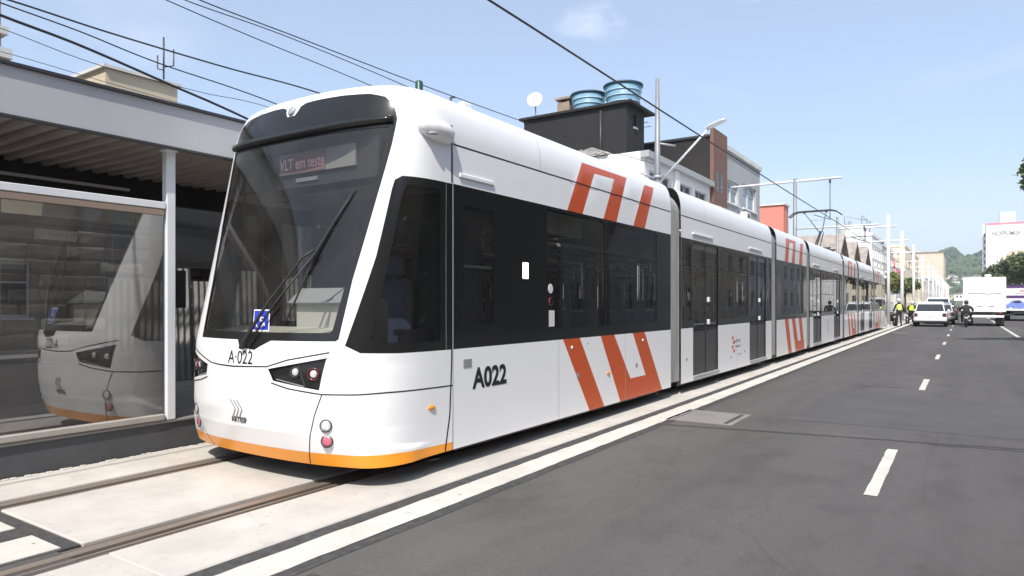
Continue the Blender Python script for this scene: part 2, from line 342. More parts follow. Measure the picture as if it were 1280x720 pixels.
class MB:
    def __init__(s): s.v = []; s.f = []; s.n = None; s.mi = []; s.cur = 0; s.sm = []; s.smooth = False
    def face(s, idx): s.f.append(tuple(idx)); s.mi.append(s.cur); s.sm.append(s.smooth)
    def add(s, verts, faces):
        b = len(s.v); s.v += [tuple(v) for v in verts]
        for f in faces: s.face([b + i for i in f])
        return s
    def quad(s, a, b, c, d): return s.add([a, b, c, d], [(0, 1, 2, 3)])
    def box(s, x0, x1, y0, y1, z0, z1, M=None):
        vs = [Vector((x, y, z)) for z in (z0, z1) for y in (y0, y1) for x in (x0, x1)]
        if M is not None: vs = [M @ v for v in vs]
        return s.add(vs, [(0, 2, 3, 1), (4, 5, 7, 6), (0, 1, 5, 4), (2, 6, 7, 3), (0, 4, 6, 2), (1, 3, 7, 5)])
    def cbox(s, x0, x1, y0, y1, z0, z1, c=0.02, M=None):
        # chamfered box
        pts = []; fc = []
        def P(x, y, z): pts.append(Vector((x, y, z))); return len(pts) - 1
        X = (x0, x1); Y = (y0, y1); Z = (z0, z1); sg = (1, -1); ix = {}
        for i in (0, 1):
            for j in (0, 1):
                for k in (0, 1):
                    ix[i, j, k, 0] = P(X[i], Y[j] + sg[j] * c, Z[k] + sg[k] * c)
                    ix[i, j, k, 1] = P(X[i] + sg[i] * c, Y[j], Z[k] + sg[k] * c)
                    ix[i, j, k, 2] = P(X[i] + sg[i] * c, Y[j] + sg[j] * c, Z[k])
        def q(l, out):
            a, b, d = pts[l[0]], pts[l[1]], pts[l[2]]
            if (b - a).cross(d - a).dot(out) < 0: l = l[::-1]
            fc.append(l)
        ctr = Vector(((x0 + x1) / 2, (y0 + y1) / 2, (z0 + z1) / 2))
        def fo(l): q(l, sum((pts[i] for i in l), Vector()) / len(l) - ctr)
        for i in (0, 1): fo([ix[i, 0, 0, 0], ix[i, 1, 0, 0], ix[i, 1, 1, 0], ix[i, 0, 1, 0]])
        for j in (0, 1): fo([ix[0, j, 0, 1], ix[1, j, 0, 1], ix[1, j, 1, 1], ix[0, j, 1, 1]])
        for k in (0, 1): fo([ix[0, 0, k, 2], ix[1, 0, k, 2], ix[1, 1, k, 2], ix[0, 1, k, 2]])
        for j in (0, 1):
            for k in (0, 1): fo([ix[0, j, k, 1], ix[1, j, k, 1], ix[1, j, k, 2], ix[0, j, k, 2]])
            for i in (0, 1): fo([ix[i, j, 0, 0], ix[i, j, 1, 0], ix[i, j, 1, 1], ix[i, j, 0, 1]])
        for i in (0, 1):
            for k in (0, 1): fo([ix[i, 0, k, 0], ix[i, 1, k, 0], ix[i, 1, k, 2], ix[i, 0, k, 2]])
        for i in (0, 1):
            for j in (0, 1):
                for k in (0, 1): fo([ix[i, j, k, 0], ix[i, j, k, 1], ix[i, j, k, 2]])
        if M is not None: pts = [M @ p for p in pts]
        return s.add(pts, fc)
    def tube(s, path, r, n=8, cap=True):
        path = [Vector(p) for p in path]; m = len(path)
        rr = r if isinstance(r, (list, tuple)) else [r] * m
        b = len(s.v); up = Vector((0, 0, 1)); prev = None
        for i, p in enumerate(path):
            t = (path[min(i + 1, m - 1)] - path[max(i - 1, 0)]).normalized()
            u = up if abs(t.z) < 0.95 else Vector((1, 0, 0))
            if prev is not None: u = prev
            a = t.cross(u)
            if a.length < 1e-6: a = t.cross(Vector((0, 1, 0)))
            a.normalize(); c = a.cross(t).normalized(); prev = c
            for k in range(n):
                an = 2 * PI * k / n
                s.v.append(tuple(p + (a * math.cos(an) + c * math.sin(an)) * rr[i]))
        sm = s.smooth; s.smooth = True
        for i in range(m - 1):
            for k in range(n):
                s.face([b + i * n + k, b + i * n + (k + 1) % n, b + (i + 1) * n + (k + 1) % n, b + (i + 1) * n + k][::-1])
        s.smooth = False
        if cap:
            s.face([b + k for k in range(n)]); s.face([b + (m - 1) * n + k for k in range(n)][::-1])
        s.smooth = sm
        return s
    def lathe(s, prof, ctr, n=20, axis='Z', cap=True):
        ctr = Vector(ctr); b = len(s.v)
        for (r, h) in prof:
            for k in range(n):
                an = 2 * PI * k / n; ca, sa = r * math.cos(an), r * math.sin(an)
                d = {'Z': (ca, sa, h), 'X': (h, ca, sa), 'Y': (sa, h, ca)}[axis]
                s.v.append(tuple(ctr + Vector(d)))
        sm = s.smooth; s.smooth = True
        for i in range(len(prof) - 1):
            for k in range(n):
                s.face([b + i * n + k, b + i * n + (k + 1) % n, b + (i + 1) * n + (k + 1) % n, b + (i + 1) * n + k])
        s.smooth = False
        if cap:
            s.face([b + k for k in range(n)][::-1]); s.face([b + (len(prof) - 1) * n + k for k in range(n)])
        s.smooth = sm
        return s
    def sphere(s, c, r, nu=14, nv=9, sc=(1, 1, 1)):
        c = Vector(c); b = len(s.v); sm = s.smooth; s.smooth = True
        for j in range(nv + 1):
            ph = PI * j / nv
            for i in range(nu):
                th = 2 * PI * i / nu
                s.v.append(tuple(c + Vector((r * sc[0] * math.sin(ph) * math.cos(th), r * sc[1] * math.sin(ph) * math.sin(th), r * sc[2] * math.cos(ph)))))
        for j in range(nv):
            for i in range(nu):
                s.face([b + j * nu + i, b + (j + 1) * nu + i, b + (j + 1) * nu + (i + 1) % nu, b + j * nu + (i + 1) % nu])
        s.smooth = sm
        return s
    def prism(s, poly, fn, d0, d1):
        # poly: 2D points, fn(a,b,depth)->3D
        n = len(poly); vs = [fn(a, b, d0) for a, b in poly] + [fn(a, b, d1) for a, b in poly]
        return s.add(vs, [tuple(range(n))[::-1], tuple(range(n, 2 * n))] + [(i, (i + 1) % n, n + (i + 1) % n, n + i) for i in range(n)])
    def loft(s, rings, closed=True, caps=True):
        n = len(rings[0]); b = len(s.v)
        for r in rings: s.v += [tuple(p) for p in r]
        m = n if closed else n - 1
        for i in range(len(rings) - 1):
            for k in range(m):
                s.face([b + i * n + k, b + i * n + (k + 1) % n, b + (i + 1) * n + (k + 1) % n, b + (i + 1) * n + k])
        if caps:
            s.face([b + k for k in range(n)][::-1]); s.face([b + (len(rings) - 1) * n + k for k in range(n)])
        return s
    def mesh(s, name, mats):
        me = bpy.data.meshes.new(name); me.from_pydata(s.v, [], s.f); me.update()
        if not isinstance(mats, (list, tuple)): mats = [mats]
        for m in mats: me.materials.append(MATS[m])
        me.polygons.foreach_set('material_index', s.mi)
        me.polygons.foreach_set('use_smooth', s.sm)
        return me
    def build(s, name, mats, parent=None, fix=True, bevel=0.0):
        me = s.mesh(name, mats)
        if fix:
            bm = bmesh.new(); bm.from_mesh(me); bmesh.ops.recalc_face_normals(bm, faces=bm.faces); bm.to_mesh(me); bm.free()
        o = bpy.data.objects.new(name, me); COL.objects.link(o)
        if parent is not None: adopt(o, parent)
        if bevel:
            bv = o.modifiers.new('bevel', 'BEVEL'); bv.width = bevel; bv.segments = 3; bv.limit_method = 'ANGLE'; bv.angle_limit = R_(40)
        return o

def copy_tree(o, parent=None, label=None):
    c = o.copy(); COL.objects.link(c)
    if parent is not None: c.parent = parent
    for ch in list(o.children): copy_tree(ch, c)
    if label: c['label'] = label
    return c

def text_geo(s, size=1.0, bold=0.0, shear=0.0, sx=1.0):
    cu = bpy.data.curves.new('t', 'FONT'); cu.body = s; cu.size = size; cu.offset = bold; cu.shear = shear
    cu.align_x = 'CENTER'; cu.align_y = 'CENTER'; cu.resolution_u = 4
    ob = bpy.data.objects.new('t', cu); COL.objects.link(ob)
    dg = bpy.context.evaluated_depsgraph_get(); dg.update()
    me = ob.evaluated_get(dg).to_mesh()
    vs = [(v.co.x * sx, v.co.y) for v in me.vertices]; fs = [tuple(p.vertices) for p in me.polygons]
    ob.evaluated_get(dg).to_mesh_clear()
    bpy.data.objects.remove(ob); bpy.data.curves.remove(cu)
    return vs, fs
def text_obj(s, size, fn, matname, parent, name='lettering', bold=0.0, shear=0.0, sx=1.0):
    vs, fs = text_geo(s, size, bold, shear, sx)
    mb = MB(); mb.add([fn(a, b) for a, b in vs], fs)
    return mb.build(name, matname, parent, fix=False)

def marks(name, fn, w, h, n, matname, parent, seed=1):
    """worn, unreadable lettering: a row of small upright strokes, joined as one flat print"""
    rnd = random.Random(seed); mb = MB(); x = -w / 2
    while x < w / 2:
        ww = rnd.uniform(.4, 1.0) * w / n; hh = h * rnd.uniform(.45, 1.0); o_ = rnd.uniform(-.15, .15) * h; k = rnd.uniform(-.3, .3) * ww
        mb.add([fn(x + k, o_ - hh / 2), fn(x + ww * .8 + k, o_ - hh / 2), fn(x + ww * .8 - k, o_ + hh / 2), fn(x - k, o_ + hh / 2)], [(0, 1, 2, 3)]); x += ww * 1.15
    o = mb.build(name, matname, parent, fix=False); o['kind'] = 'stuff'; return o
def inpoly(p, poly):
    x, y = p; c = False; j = len(poly) - 1
    for i in range(len(poly)):
        xi, yi = poly[i]; xj, yj = poly[j]
        if (yi > y) != (yj > y) and x < (xj - xi) * (y - yi) / (yj - yi) + xi: c = not c
        j = i
    return c
def subdiv(poly, step):
    o = []
    for i in range(len(poly)):
        a = Vector(poly[i]); b = Vector(poly[(i + 1) % len(poly)]); n = max(1, int((b - a).length / step))
        for k in range(n): o.append(tuple(a.lerp(b, k / n)))
    return o
def panelize(fn, us, vs, regions, step, flip=False, offs={}):
    """Cut one surface fn(u,v) into exactly meeting panels. regions: [(name, polygon in u,v)], later ones win."""
    pts = [Vector((u, v)) for v in vs for u in us]; edges = []
    polys = []
    for nm, pl in regions:
        sp = subdiv(pl, step); b = len(pts)
        pts += [Vector(p) for p in sp]; edges += [(b + i, b + (i + 1) % len(sp)) for i in range(len(sp))]
        polys.append((nm, pl))
    V, E_, Fc, *_ = delaunay_2d_cdt(pts, edges, [], 0, 1e-5)
    du = 1e-3
    P3 = []; N3 = []
    for p in V:
        a = fn(p.x, p.y); u0, u1 = max(us[0], p.x - du), min(us[-1], p.x + du); v0, v1 = max(vs[0], p.y - du), min(vs[-1], p.y + du)
        n = (fn(u1, p.y) - fn(u0, p.y)).cross(fn(p.x, v1) - fn(p.x, v0))
        if n.length < 1e-12: n = Vector((0, 0, 1))
        n.normalize()
        if flip: n = -n
        P3.append(a); N3.append(n)
    res = {}
    for f in Fc:
        c = (V[f[0]] + V[f[1]] + V[f[2]]) / 3
        nm = 'body'
        for k, pl in polys:
            if inpoly(c, pl): nm = k
        res.setdefault(nm, []).append(tuple(reversed(f)) if flip else tuple(f))
    outp = {}
    for nm, fs in res.items():
        mp_ = {}; vv = []; nn = []; ff = []
        of = offs.get(nm.split('#')[0], 0.0)
        for f in fs:
            t = []
            for i in f:
                if i not in mp_: mp_[i] = len(vv); vv.append(P3[i] + N3[i] * of); nn.append(N3[i])
                t.append(mp_[i])
            if len(set(t)) == 3: ff.append(tuple(t))
        outp[nm] = (vv, ff, nn)
    return outp
def panel_obj(name, datas, matname, parent):
    vv = []; ff = []; nn = []
    for v, f, n in datas:
        b = len(vv); vv += v; nn += n; ff += [tuple(i + b for i in t) for t in f]
    me = bpy.data.meshes.new(name); me.from_pydata([tuple(v) for v in vv], [], ff); me.update()
    me.materials.append(MATS[matname])
    me.polygons.foreach_set('use_smooth', [True] * len(me.polygons))
    me.normals_split_custom_set_from_vertices([tuple(n) for n in nn])
    o = bpy.data.objects.new(name, me); COL.objects.link(o)
    if parent is not None: adopt(o, parent)
    return o
def ribbon(fn, pts, width, off=0.003, step=0.05, mb=None):
    """strip lying on a surface, along a polyline in (u,v)"""
    mb = mb or MB()
    P = []
    for i in range(len(pts) - 1):
        a = Vector(pts[i]); b = Vector(pts[i + 1]); n = max(1, int((b - a).length / step))
        for k in range(n): P.append(a.lerp(b, k / n))
    P.append(Vector(pts[-1]))
    W = [fn(p.x, p.y) for p in P]; e = 1e-3
    rows = []
    for i, p in enumerate(P):
        t = (W[min(i + 1, len(W) - 1)] - W[max(i - 1, 0)]).normalized()
        n = (fn(p.x + e, p.y) - fn(p.x - e, p.y)).cross(fn(p.x, p.y + e) - fn(p.x, p.y - e)).normalized()
        if n.dot(W[i] - Vector((XC, 8, 1.6))) < 0 and abs(n.x) > 0.3: n = -n
        s = t.cross(n).normalized() * width / 2
        rows.append((W[i] + s + n * off, W[i] - s + n * off))
    b = len(mb.v)
    for r in rows: mb.v += [tuple(r[0]), tuple(r[1])]
    for i in range(len(rows) - 1): mb.face([b + 2 * i, b + 2 * i + 1, b + 2 * i + 3, b + 2 * i + 2])
    return mb
def lin(a, b, n): return [a + (b - a) * i / n for i in range(n + 1)]
def interp(z, pts):
    if z <= pts[0][0]: return pts[0][1]
    for (a, b), (c, d) in zip(pts, pts[1:]):
        if z <= c: return b + (d - b) * (z - a) / (c - a)
    return pts[-1][1]
XC = -5.11

# ------------------------------------------------------------------ the setting: ground, road, track, platform
def sheet(name, x0, x1, y0, y1, z, m, kind='structure', parent=None, nx=1, ny=1):
    mb = MB(); xs = lin(x0, x1, nx); ys = lin(y0, y1, ny); b = 0
    mb.v = [(x, y, z) for y in ys for x in xs]
    for j in range(ny):
        for i in range(nx): mb.face([j * (nx + 1) + i, j * (nx + 1) + i + 1, (j + 1) * (nx + 1) + i + 1, (j + 1) * (nx + 1) + i])
    o = mb.build(name, m, parent, fix=False)
    if kind and parent is None: o['kind'] = kind
    return o
sheet('ground', -4000, 4000, -1500, 7000, -0.06, 'earth')
road = sheet('road', -3.56, 6.0, -25, 900, 0.0, 'asphalt')
sheet('side_road', -9.9, -3.56, -25, 1.90, -0.002, 'asphalt')
# painted markings, all parts of the road
def mark(name, x0, x1, y0, y1, z=0.004, m='road_white', jag=0.0):
    mb = MB(); n = max(2, int((y1 - y0) / 0.12)) if jag else 1
    n = min(n, 260)
    L = []; Rr = []
    for i in range(n + 1):
        y = y0 + (y1 - y0) * i / n
        L.append((x0 + random.uniform(-jag, jag), y, z)); Rr.append((x1 + random.uniform(-jag, jag), y, z))
    mb.v = L + Rr
    for i in range(n): mb.face([i, n + 1 + i, n + 2 + i, i + 1])
    o = mb.build(name, m, road, fix=False); return o
mark('gutter_strip', -3.56, -3.425, -25, 260, 0.003, 'tar', 0.0)
y = 0.2
mark('edge_line', -3.425, -3.17, -25, 0.2, 0.006, jag=0.0)
for k in range(9):
    mark('edge_line', -3.425, -3.17, 0.2 + k * 6, 0.2 + k * 6 + 6.0, 0.006, jag=0.006)
mark('edge_line', -3.425, -3.17, 54.2, 260, 0.006)
mark('joint_strip', -3.17, -3.07, -25, 60, 0.003, 'tar', 0.012)
for k in range(-2, 26):
    y0 = 5.95 + 7.7 * k
    mark('lane_dash', -0.655, -0.560, y0, y0 + 2.0, 0.005, jag=0.004)
mark('lane_line', 1.93, 2.07, 37, 260, 0.005)
mark('stop_mark', -3.0, -2.35, 39.2, 39.45, 0.005)
# tar joint across the carriageway and an older resurfacing joint
def strip(name, pts, w, z, m, parent=road):
    mb = MB(); vs = []
    for i, p in enumerate(pts):
        a = Vector(pts[max(i - 1, 0)]); b = Vector(pts[min(i + 1, len(pts) - 1)]); t = (b - a).normalized(); n = Vector((-t.y, t.x)) * w / 2 * random.uniform(0.7, 1.2)
        vs += [(p[0] + n.x, p[1] + n.y, z), (p[0] - n.x, p[1] - n.y, z)]
    mb.v = vs
    for i in range(len(pts) - 1): mb.face([2 * i, 2 * i + 1, 2 * i + 3, 2 * i + 2])
    return mb.build(name, m, parent, fix=False)
def wob(a, b, n, am):
    return [(a[0] + (b[0] - a[0]) * i / n + random.uniform(-am, am), a[1] + (b[1] - a[1]) * i / n + random.uniform(-am, am)) for i in range(n + 1)]
strip('tar_joint', wob((-3.06, 8.05), (5.9, 9.7), 60, 0.02), 0.07, 0.0035, 'tar')
strip('tar_joint', wob((-0.3, 8.45), (5.9, 9.45), 50, 0.02), 0.035, 0.0032, 'tar')
strip('tyre_mark', wob((-2.9, 2.2), (-1.2, 2.55), 20, 0.015), 0.10, 0.0032, 'tar')
strip('tyre_mark', wob((-3.0, 2.5), (-0.9, 2.9), 24, 0.015), 0.05, 0.0032, 'tar')
pt = sheet('repair_patch', -1.9, 5.9, 9.3, 12.6, 0.0022, 'patch_asphalt', None, road)
strip('tar_joint', wob((-1.6, 13.6), (-0.9, 13.9), 14, 0.02), 0.05, 0.0032, 'tar')
# inspection hatch beside the edge line
hatch = MB(); hx0, hx1, hy0, hy1 = -3.12, -2.50, 8.50, 9.28
hatch.cbox(hx0, hx1, hy0, hy1, -0.04, 0.005, 0.003)
ho = hatch.build('inspection_hatch', 'concrete'); tag(ho, 'square concrete inspection hatch with pale rim let into the asphalt beside the tram', 'hatch')
hf = MB()
for (a, b, c, d) in ((hx0 - .09, hx1 + .13, hy0 - .09, hy0 - .015), (hx0 - .09, hx1 + .13, hy1 + .015, hy1 + .08), (hx0 - .09, hx0 - .015, hy0 - .015, hy1 + .015), (hx1 + .06, hx1 + .13, hy0 - .015, hy1 + .015)):
    hf.box(a, b, c, d, -0.03, 0.006)
hf.build('rim', 'concrete', ho)
hr = MB(); hr.box(hx1 + 0.004, hx1 + 0.056, hy0 - 0.01, hy1 + 0.01, -0.03, 0.006); hr.build('joint', 'tar', ho)

# track: concrete slabs and grooved rails
track = MB(); track.box(-6.72, -3.565, 1.95, 300, -0.10, -0.055); track = track.build('track_bed', 'rail_bed'); track['kind'] = 'structure'
def slab_mesh(x0, x1, ln):
    mb = MB(); mb.cbox(x0, x1, 0, ln, -0.05, 0.012, 0.008); return mb.mesh('slab', 'slab_light')
cuts = [2.04, 6.9, 11.3, 16.2, 21.0, 26.0, 31.0, 36.0, 41.0, 46.0, 51.0, 57.0, 66.0, 80.0, 110.0, 200.0, 299.0]
for (x0, x1) in ((-6.715, -6.06), (-5.78, -4.56), (-4.25, -3.565)):
    for a, b in zip(cuts, cuts[1:]):
        me = slab_mesh(x0, x1, b - a - 0.018); o = bpy.data.objects.new('slab', me); o.location = (0, a, 0); COL.objects.link(o); adopt(o, track)
for xc, nm in ((-5.925, 'rail'), (-4.42, 'rail')):
    r = MB(); r.box(xc - 0.045, xc + 0.03, -25, 300, -0.06, 0.006); r.box(xc + 0.072, xc + 0.095, -25, 300, -0.06, 0.000)
    r.build('rail', 'rail_steel', track)
    g = MB(); g.box(xc + 0.031, xc + 0.071, -25, 300, -0.06, -0.024); g.build('rail_groove', 'groove', track)
    for sx in ((xc - 0.135, xc - 0.047), (xc + 0.098, xc + 0.168)):
        g = MB(); g.box(sx[0], sx[1], -25, 1.95 if False else 300, -0.06, -0.010); g.build('rail_infill', 'rail_bed', track)
# pedestrian crossing over the track, nearest the camera
cw = MB(); cw.box(-5.77, -4.57, -2.5, 2.035, -0.05, 0.000); cw = cw.build('crossing', 'tar', track)
for (x0, x1) in ((-5.76, -5.25), (-5.0, -4.60)):
    c = MB(); c.box(x0, x1, -0.8, 1.935, -0.01, 0.006); c.build('crossing_stripe', 'road_white', cw)
c = MB(); c.box(-4.235, -3.6, -2.5, 2.03, -0.05, 0.010); c.build('slab', 'slab_light', track)
c = MB(); c.box(-6.715, -6.07, -2.5, 2.03, -0.05, 0.010); c.build('slab', 'slab_light', track)
# rough mortar fillet at the foot of the platform
fl = MB(); random.seed(3)
for i in range(150):
    yy = 1.0 + i * 0.055; w = random.uniform(0.01, 0.05)
    fl.cbox(-6.72, -6.72 + w, yy, yy + 0.05, 0.0, random.uniform(0.014, 0.024), 0.005)
fl = fl.build('mortar_fillet', 'slab_light', track); fl['kind'] = 'stuff'

platform = MB(); platform.box(-10.4, -6.735, -12, 44, -0.1, 0.285); platform = platform.build('platform', 'platform_grey'); platform['kind'] = 'structure'
c = MB(); c.cbox(-6.98, -6.715, -12, 44, 0.288, 0.318, 0.008); c.build('coping', 'concrete', platform)
c = MB(); c.box(-10.4, -6.985, -12, 44, 0.288, 0.312); c.build('deck', 'deck', platform)
# right-hand pavement
pv = MB(); pv.box(6.15, 9.4, -25, 300, -0.05, 0.13); pv = pv.build('pavement', 'pavement'); pv['kind'] = 'structure'
k0 = MB(); k0.cbox(5.98, 6.145, -25, 300, -0.05, 0.14, 0.01); k0.build('kerb', 'concrete', pv)
pl = MB(); pl.box(-60, -9.6, 44.2, 300, -0.05, 0.11); pl = pl.build('pavement_left', 'pavement'); pl['kind'] = 'structure'
pl = MB(); pl.box(-60, -10.45, -25, 44.15, -0.05, 0.05); pl = pl.build('yard', 'earth'); pl['kind'] = 'structure'

# ------------------------------------------------------------------ tram
YCUT, W = 4.79, 1.285
ZS, RR = 2.98, 0.42
VTOP = ZS + RR * PI / 2
YMID = 24.78
YN = [(.185, 3.68), (.30, 3.61), (.45, 3.54), (.6, 3.50), (.97, 3.46), (1.15, 3.475), (3.0, 3.99), (3.3, 4.06), (3.5, 4.08)]
EX = [(.185, 7.0), (.5, 4.8), (1.0, 3.6), (3.0, 3.8)]
NEXP = 2.2
def vz(v):
    if v <= ZS: return v, 0.0
    ph = min((v - ZS) / RR, PI / 2)
    return ZS + RR * math.sin(ph), RR * (1 - max(0.0, math.cos(ph)) ** 0.42)
def cab_par(v):
    z, ins = vz(v); return z, W - 0.9 * ins, interp(z, YN) + 0.35 * ins, interp(z, EX)
def sstep(a, b, x):
    t = max(0.0, min(1.0, (x - a) / (b - a))); return t * t * (3 - 2 * t)
def cab_a(a, v):
    z, w, yn, m = cab_par(v); sx, cx = math.sin(a), max(0.0, math.cos(a))
    t = abs(a) / (PI / 2); x = w * math.copysign(abs(sx) ** (2 / NEXP), sx); y = YCUT - (YCUT - yn) * cx ** (2 / m)
    if v < .62 and t > .5:
        vc = interp(t, [(.5, .56), (.62, .49), (.75, .40), (.88, .335), (1.0, .30)])
        k = sstep(vc + .022, vc - .022, v) * sstep(.5, .70, t) * (1 - sstep(.94, 1.0, t)) * .030
        x += math.copysign(k * t, a); y -= k * (1 - t) * 2
    return Vector((XC + x, y, z))
# arc-length reparametrisation s in [-SL, SL]
_A = [PI / 2 * i / 400 for i in range(401)]
_p = [cab_a(a, 1.5) for a in _A]; _S = [0.0]
for i in range(400): _S.append(_S[-1] + (_p[i + 1] - _p[i]).length)
SL = _S[-1]
def s2a(s):
    t = abs(s); lo, hi = 0, 400
    if t >= SL: return math.copysign(PI / 2, s)
    while hi - lo > 1:
        m = (lo + hi) // 2
        if _S[m] <= t: lo = m
        else: hi = m
    a = _A[lo] + (_A[hi] - _A[lo]) * (t - _S[lo]) / (_S[hi] - _S[lo]); return math.copysign(a, s)
def a2s(a):
    t = abs(a) / (PI / 2) * 400; i = min(399, int(t)); return math.copysign(_S[i] + (_S[i + 1] - _S[i]) * (t - i), a)
def cab(s, v): return cab_a(s2a(s), v)
def X(x, v):      # lateral offset from the centre line -> surface coordinate
    z, w, yn, m = cab_par(v); q = min(1, abs(x) / w); return (math.copysign(a2s(math.asin(q ** (NEXP / 2))), x), v)
def Yp(y, v, sg=1):   # distance along the tram on the side -> surface coordinate
    z, w, yn, m = cab_par(v); q = min(1, max(0, (YCUT - y) / (YCUT - yn))); return (sg * a2s(math.acos(q ** (m / 2))), v)
def sym(poly): return poly
def mir(poly): return [(-a, b) for a, b in poly][::-1]

tram = empty('tram', (XC, YMID, 0), 'long white articulated tram with black window band and orange chevron stripes, numbered A022', 'tram')
CABPARTS = []
us = lin(-SL, SL, 96); vs = lin(.185, .60, 30) + lin(.60, ZS, 38)[1:] + lin(ZS, VTOP, 14)[1:]
ws_r = [X(x, v) for x, v in ((.0, 1.195), (.5, 1.195), (.95, 1.195), (.968, 1.21), (.995, 1.69), (1.065, 2.35), (1.115, 2.835), (1.125, 3.06), (1.085, 3.19), (1.0, 3.29), (.86, 3.345), (.6, 3.368), (.3, 3.372), (.16, 3.362), (.098, 3.325), (.078, 3.26), (.05, 3.215), (.0, 3.20))]
LSC = [(1.195, .64), (1.69, .71), (2.35, .79), (2.835, .835), (3.06, .86), (3.2, .90), (3.38, .97)]
def mirl(poly):
    # the far-side half, following the tighter curve of that corner
    out_ = []
    for (a, v) in poly:
        p = cab(a, v); x = p.x - XC; out_.append((-X(x * (1 + (interp(v, LSC) - 1) * min(1, max(0, (x - .1) / .5))), v)[0], v))
    return out_[::-1]
windshield = ws_r[1:-1] + mirl(ws_r[1:-1])
def inset_poly(x, v): return X(x, v)
gl_r = [X(x, v) for x, v in ((.0, 1.262), (.5, 1.262), (.90, 1.262), (.918, 1.28), (.955, 1.69), (1.025, 2.35), (1.072, 2.82), (1.085, 2.985), (.6, 2.965), (.0, 2.955))]
ws_glass = gl_r[1:-1] + mirl(gl_r[1:-1])
sw = [Yp(3.80, 1.135), Yp(3.765, 1.16), Yp(4.01, 1.885), Yp(4.155, 2.45), Yp(4.18, 2.53), Yp(4.235, 2.568), Yp(4.70, 2.572), Yp(4.70, 1.085), Yp(4.15, 1.088), Yp(3.85, 1.10)]
swg = [Yp(3.92, 1.20), Yp(4.10, 1.885), Yp(4.23, 2.42), Yp(4.27, 2.49), Yp(4.62, 2.495), Yp(4.62, 1.17), Yp(4.2, 1.172), Yp(3.98, 1.18)]
# thin black post joining the cab window to the window band behind it
swpost = [Yp(4.702, 1.085), Yp(4.702, 2.572), (SL, 2.572), (SL, 1.085)]
lamp = [X(.416, .968), X(.907, 1.066), X(.90, 1.05), X(.858, .809), X(.46, .873)]
skirt_z = [(X(x, v)) for x, v in ((0, .300), (.4, .298), (.7, .295), (1.05, .292))] + [Yp(4.1, .285), Yp(4.33, .272), (SL, .255)]
skirt = mir([p for p in skirt_z[1:]]) + skirt_z + [(SL, .185), (-SL, .185)]
notch = [X(.02, 1.20), X(.06, 1.135), X(.25, 1.115), X(.31, 1.145), X(.43, 1.20)]
regs = [('skirt', skirt), ('frame', windshield), ('frame', notch), ('glass', ws_glass)]
for sg in (1, -1):
    f = (lambda p: p) if sg == 1 else mir
    regs += [('side_frame#%d' % sg, f(sw)), ('side_frame#%d' % sg, f(swpost)), ('side_glass#%d' % sg, f(swg)), ('lamp#%d' % sg, f(lamp))]
cp = panelize(cab, us, vs, regs, 0.05, offs={'glass': -0.006, 'side_glass': -0.005, 'lamp': -0.02})
# front roof cap
top = [cab(s, VTOP) for s in us]
cp['body'][0].extend([Vector((p.x, p.y, p.z - 0.0005)) for p in top] + [Vector((XC, YCUT, top[0].z))])
nb = len(cp['body'][0]) - len(top) - 1
cp['body'][2].extend([Vector((0, 0, 1))] * (len(top) + 1))
for i in range(len(top) - 1): cp['body'][1].append((nb + i, nb + i + 1, nb + len(top)))
def cpart(o): CABPARTS.append(o); return o
cshell = cpart(panel_obj('cab_shell', [cp['body']], 'tram_white', tram))
cpart(panel_obj('skirt_band', [cp['skirt']], 'skirt_orange', tram))
wsf = cpart(panel_obj('windshield_frame', [cp['frame']], 'tram_black', tram))
wsg = cpart(panel_obj('windshield', [cp['glass']], 'windshield_glass', tram))
for sg in (1, -1):
    fo = cpart(panel_obj('cab_window_frame', [cp['side_frame#%d' % sg]], 'tram_black', tram))
    panel_obj('pane', [cp['side_glass#%d' % sg]], 'side_glass', fo)
# visor lip across the top of the windscreen
def surf_n(fn, s, v, e=1e-3):
    return (fn(s + e, v) - fn(s - e, v)).cross(fn(s, v + e) - fn(s, v - e)).normalized()
mb = MB(); path = []; x = -0.95
while x <= 1.101:
    s_, v_ = X(x, 3.005 + 0.045 * (abs(x) / 1.1) ** 2); path.append(cab(s_, v_) + surf_n(cab, s_, v_) * 0.012); x += 0.05
mb.tube(path, 0.034, 8); cpart(mb.build('visor_lip', 'tram_black', tram))
# round badge in the notch above the screen
bs = X(0, 3.275); bc = cab(*bs); bnrm = surf_n(cab, *bs)
Mq = Matrix.Translation(bc + bnrm * 0.004) @ bnrm.to_track_quat('Z', 'Y').to_matrix().to_4x4()
mb = MB(); mb.lathe([(0.045, 0), (0.045, 0.012), (0.036, 0.018), (0.001, 0.02)], (0, 0, 0), 20); mb.v = [tuple(Mq @ Vector(v)) for v in mb.v]
cpart(mb.build('badge', 'grey_metal', tram))
# panel joints
def on(poly, w, name='panel_joint', m='seam', off=0.0015):
    return cpart(ribbon(cab, poly, w, off).build(name, m, tram, fix=False))
for sg in (1, -1):
    f = (lambda p: p) if sg == 1 else (lambda p: [(-a, b) for a, b in p])
    on(f([X(.0, .972), X(.30, .982), X(.40, .985), X(.60, 1.045), X(.92, 1.108)] if sg == 1 else [X(.0, .972), X(.2, .976), X(.34, .985), X(.60, 1.045), X(.92, 1.108)]), 0.011)
    on(f([X(.44, .855), X(.60, .815), X(.875, .777), X(1.1, .772), Yp(4.01, .776), Yp(4.4, .77), (SL, .763)]), 0.011)
    on(f([X(.878, .775), X(.78, .50), X(.72, .33), X(.66, .19)]), 0.009, m='seam')
    on(f([(SL - 0.004, .19), (SL - 0.004, 1.085)]), 0.018)
    on(f([(SL - 0.004, 2.58), (SL - 0.004, 3.1)]), 0.02)
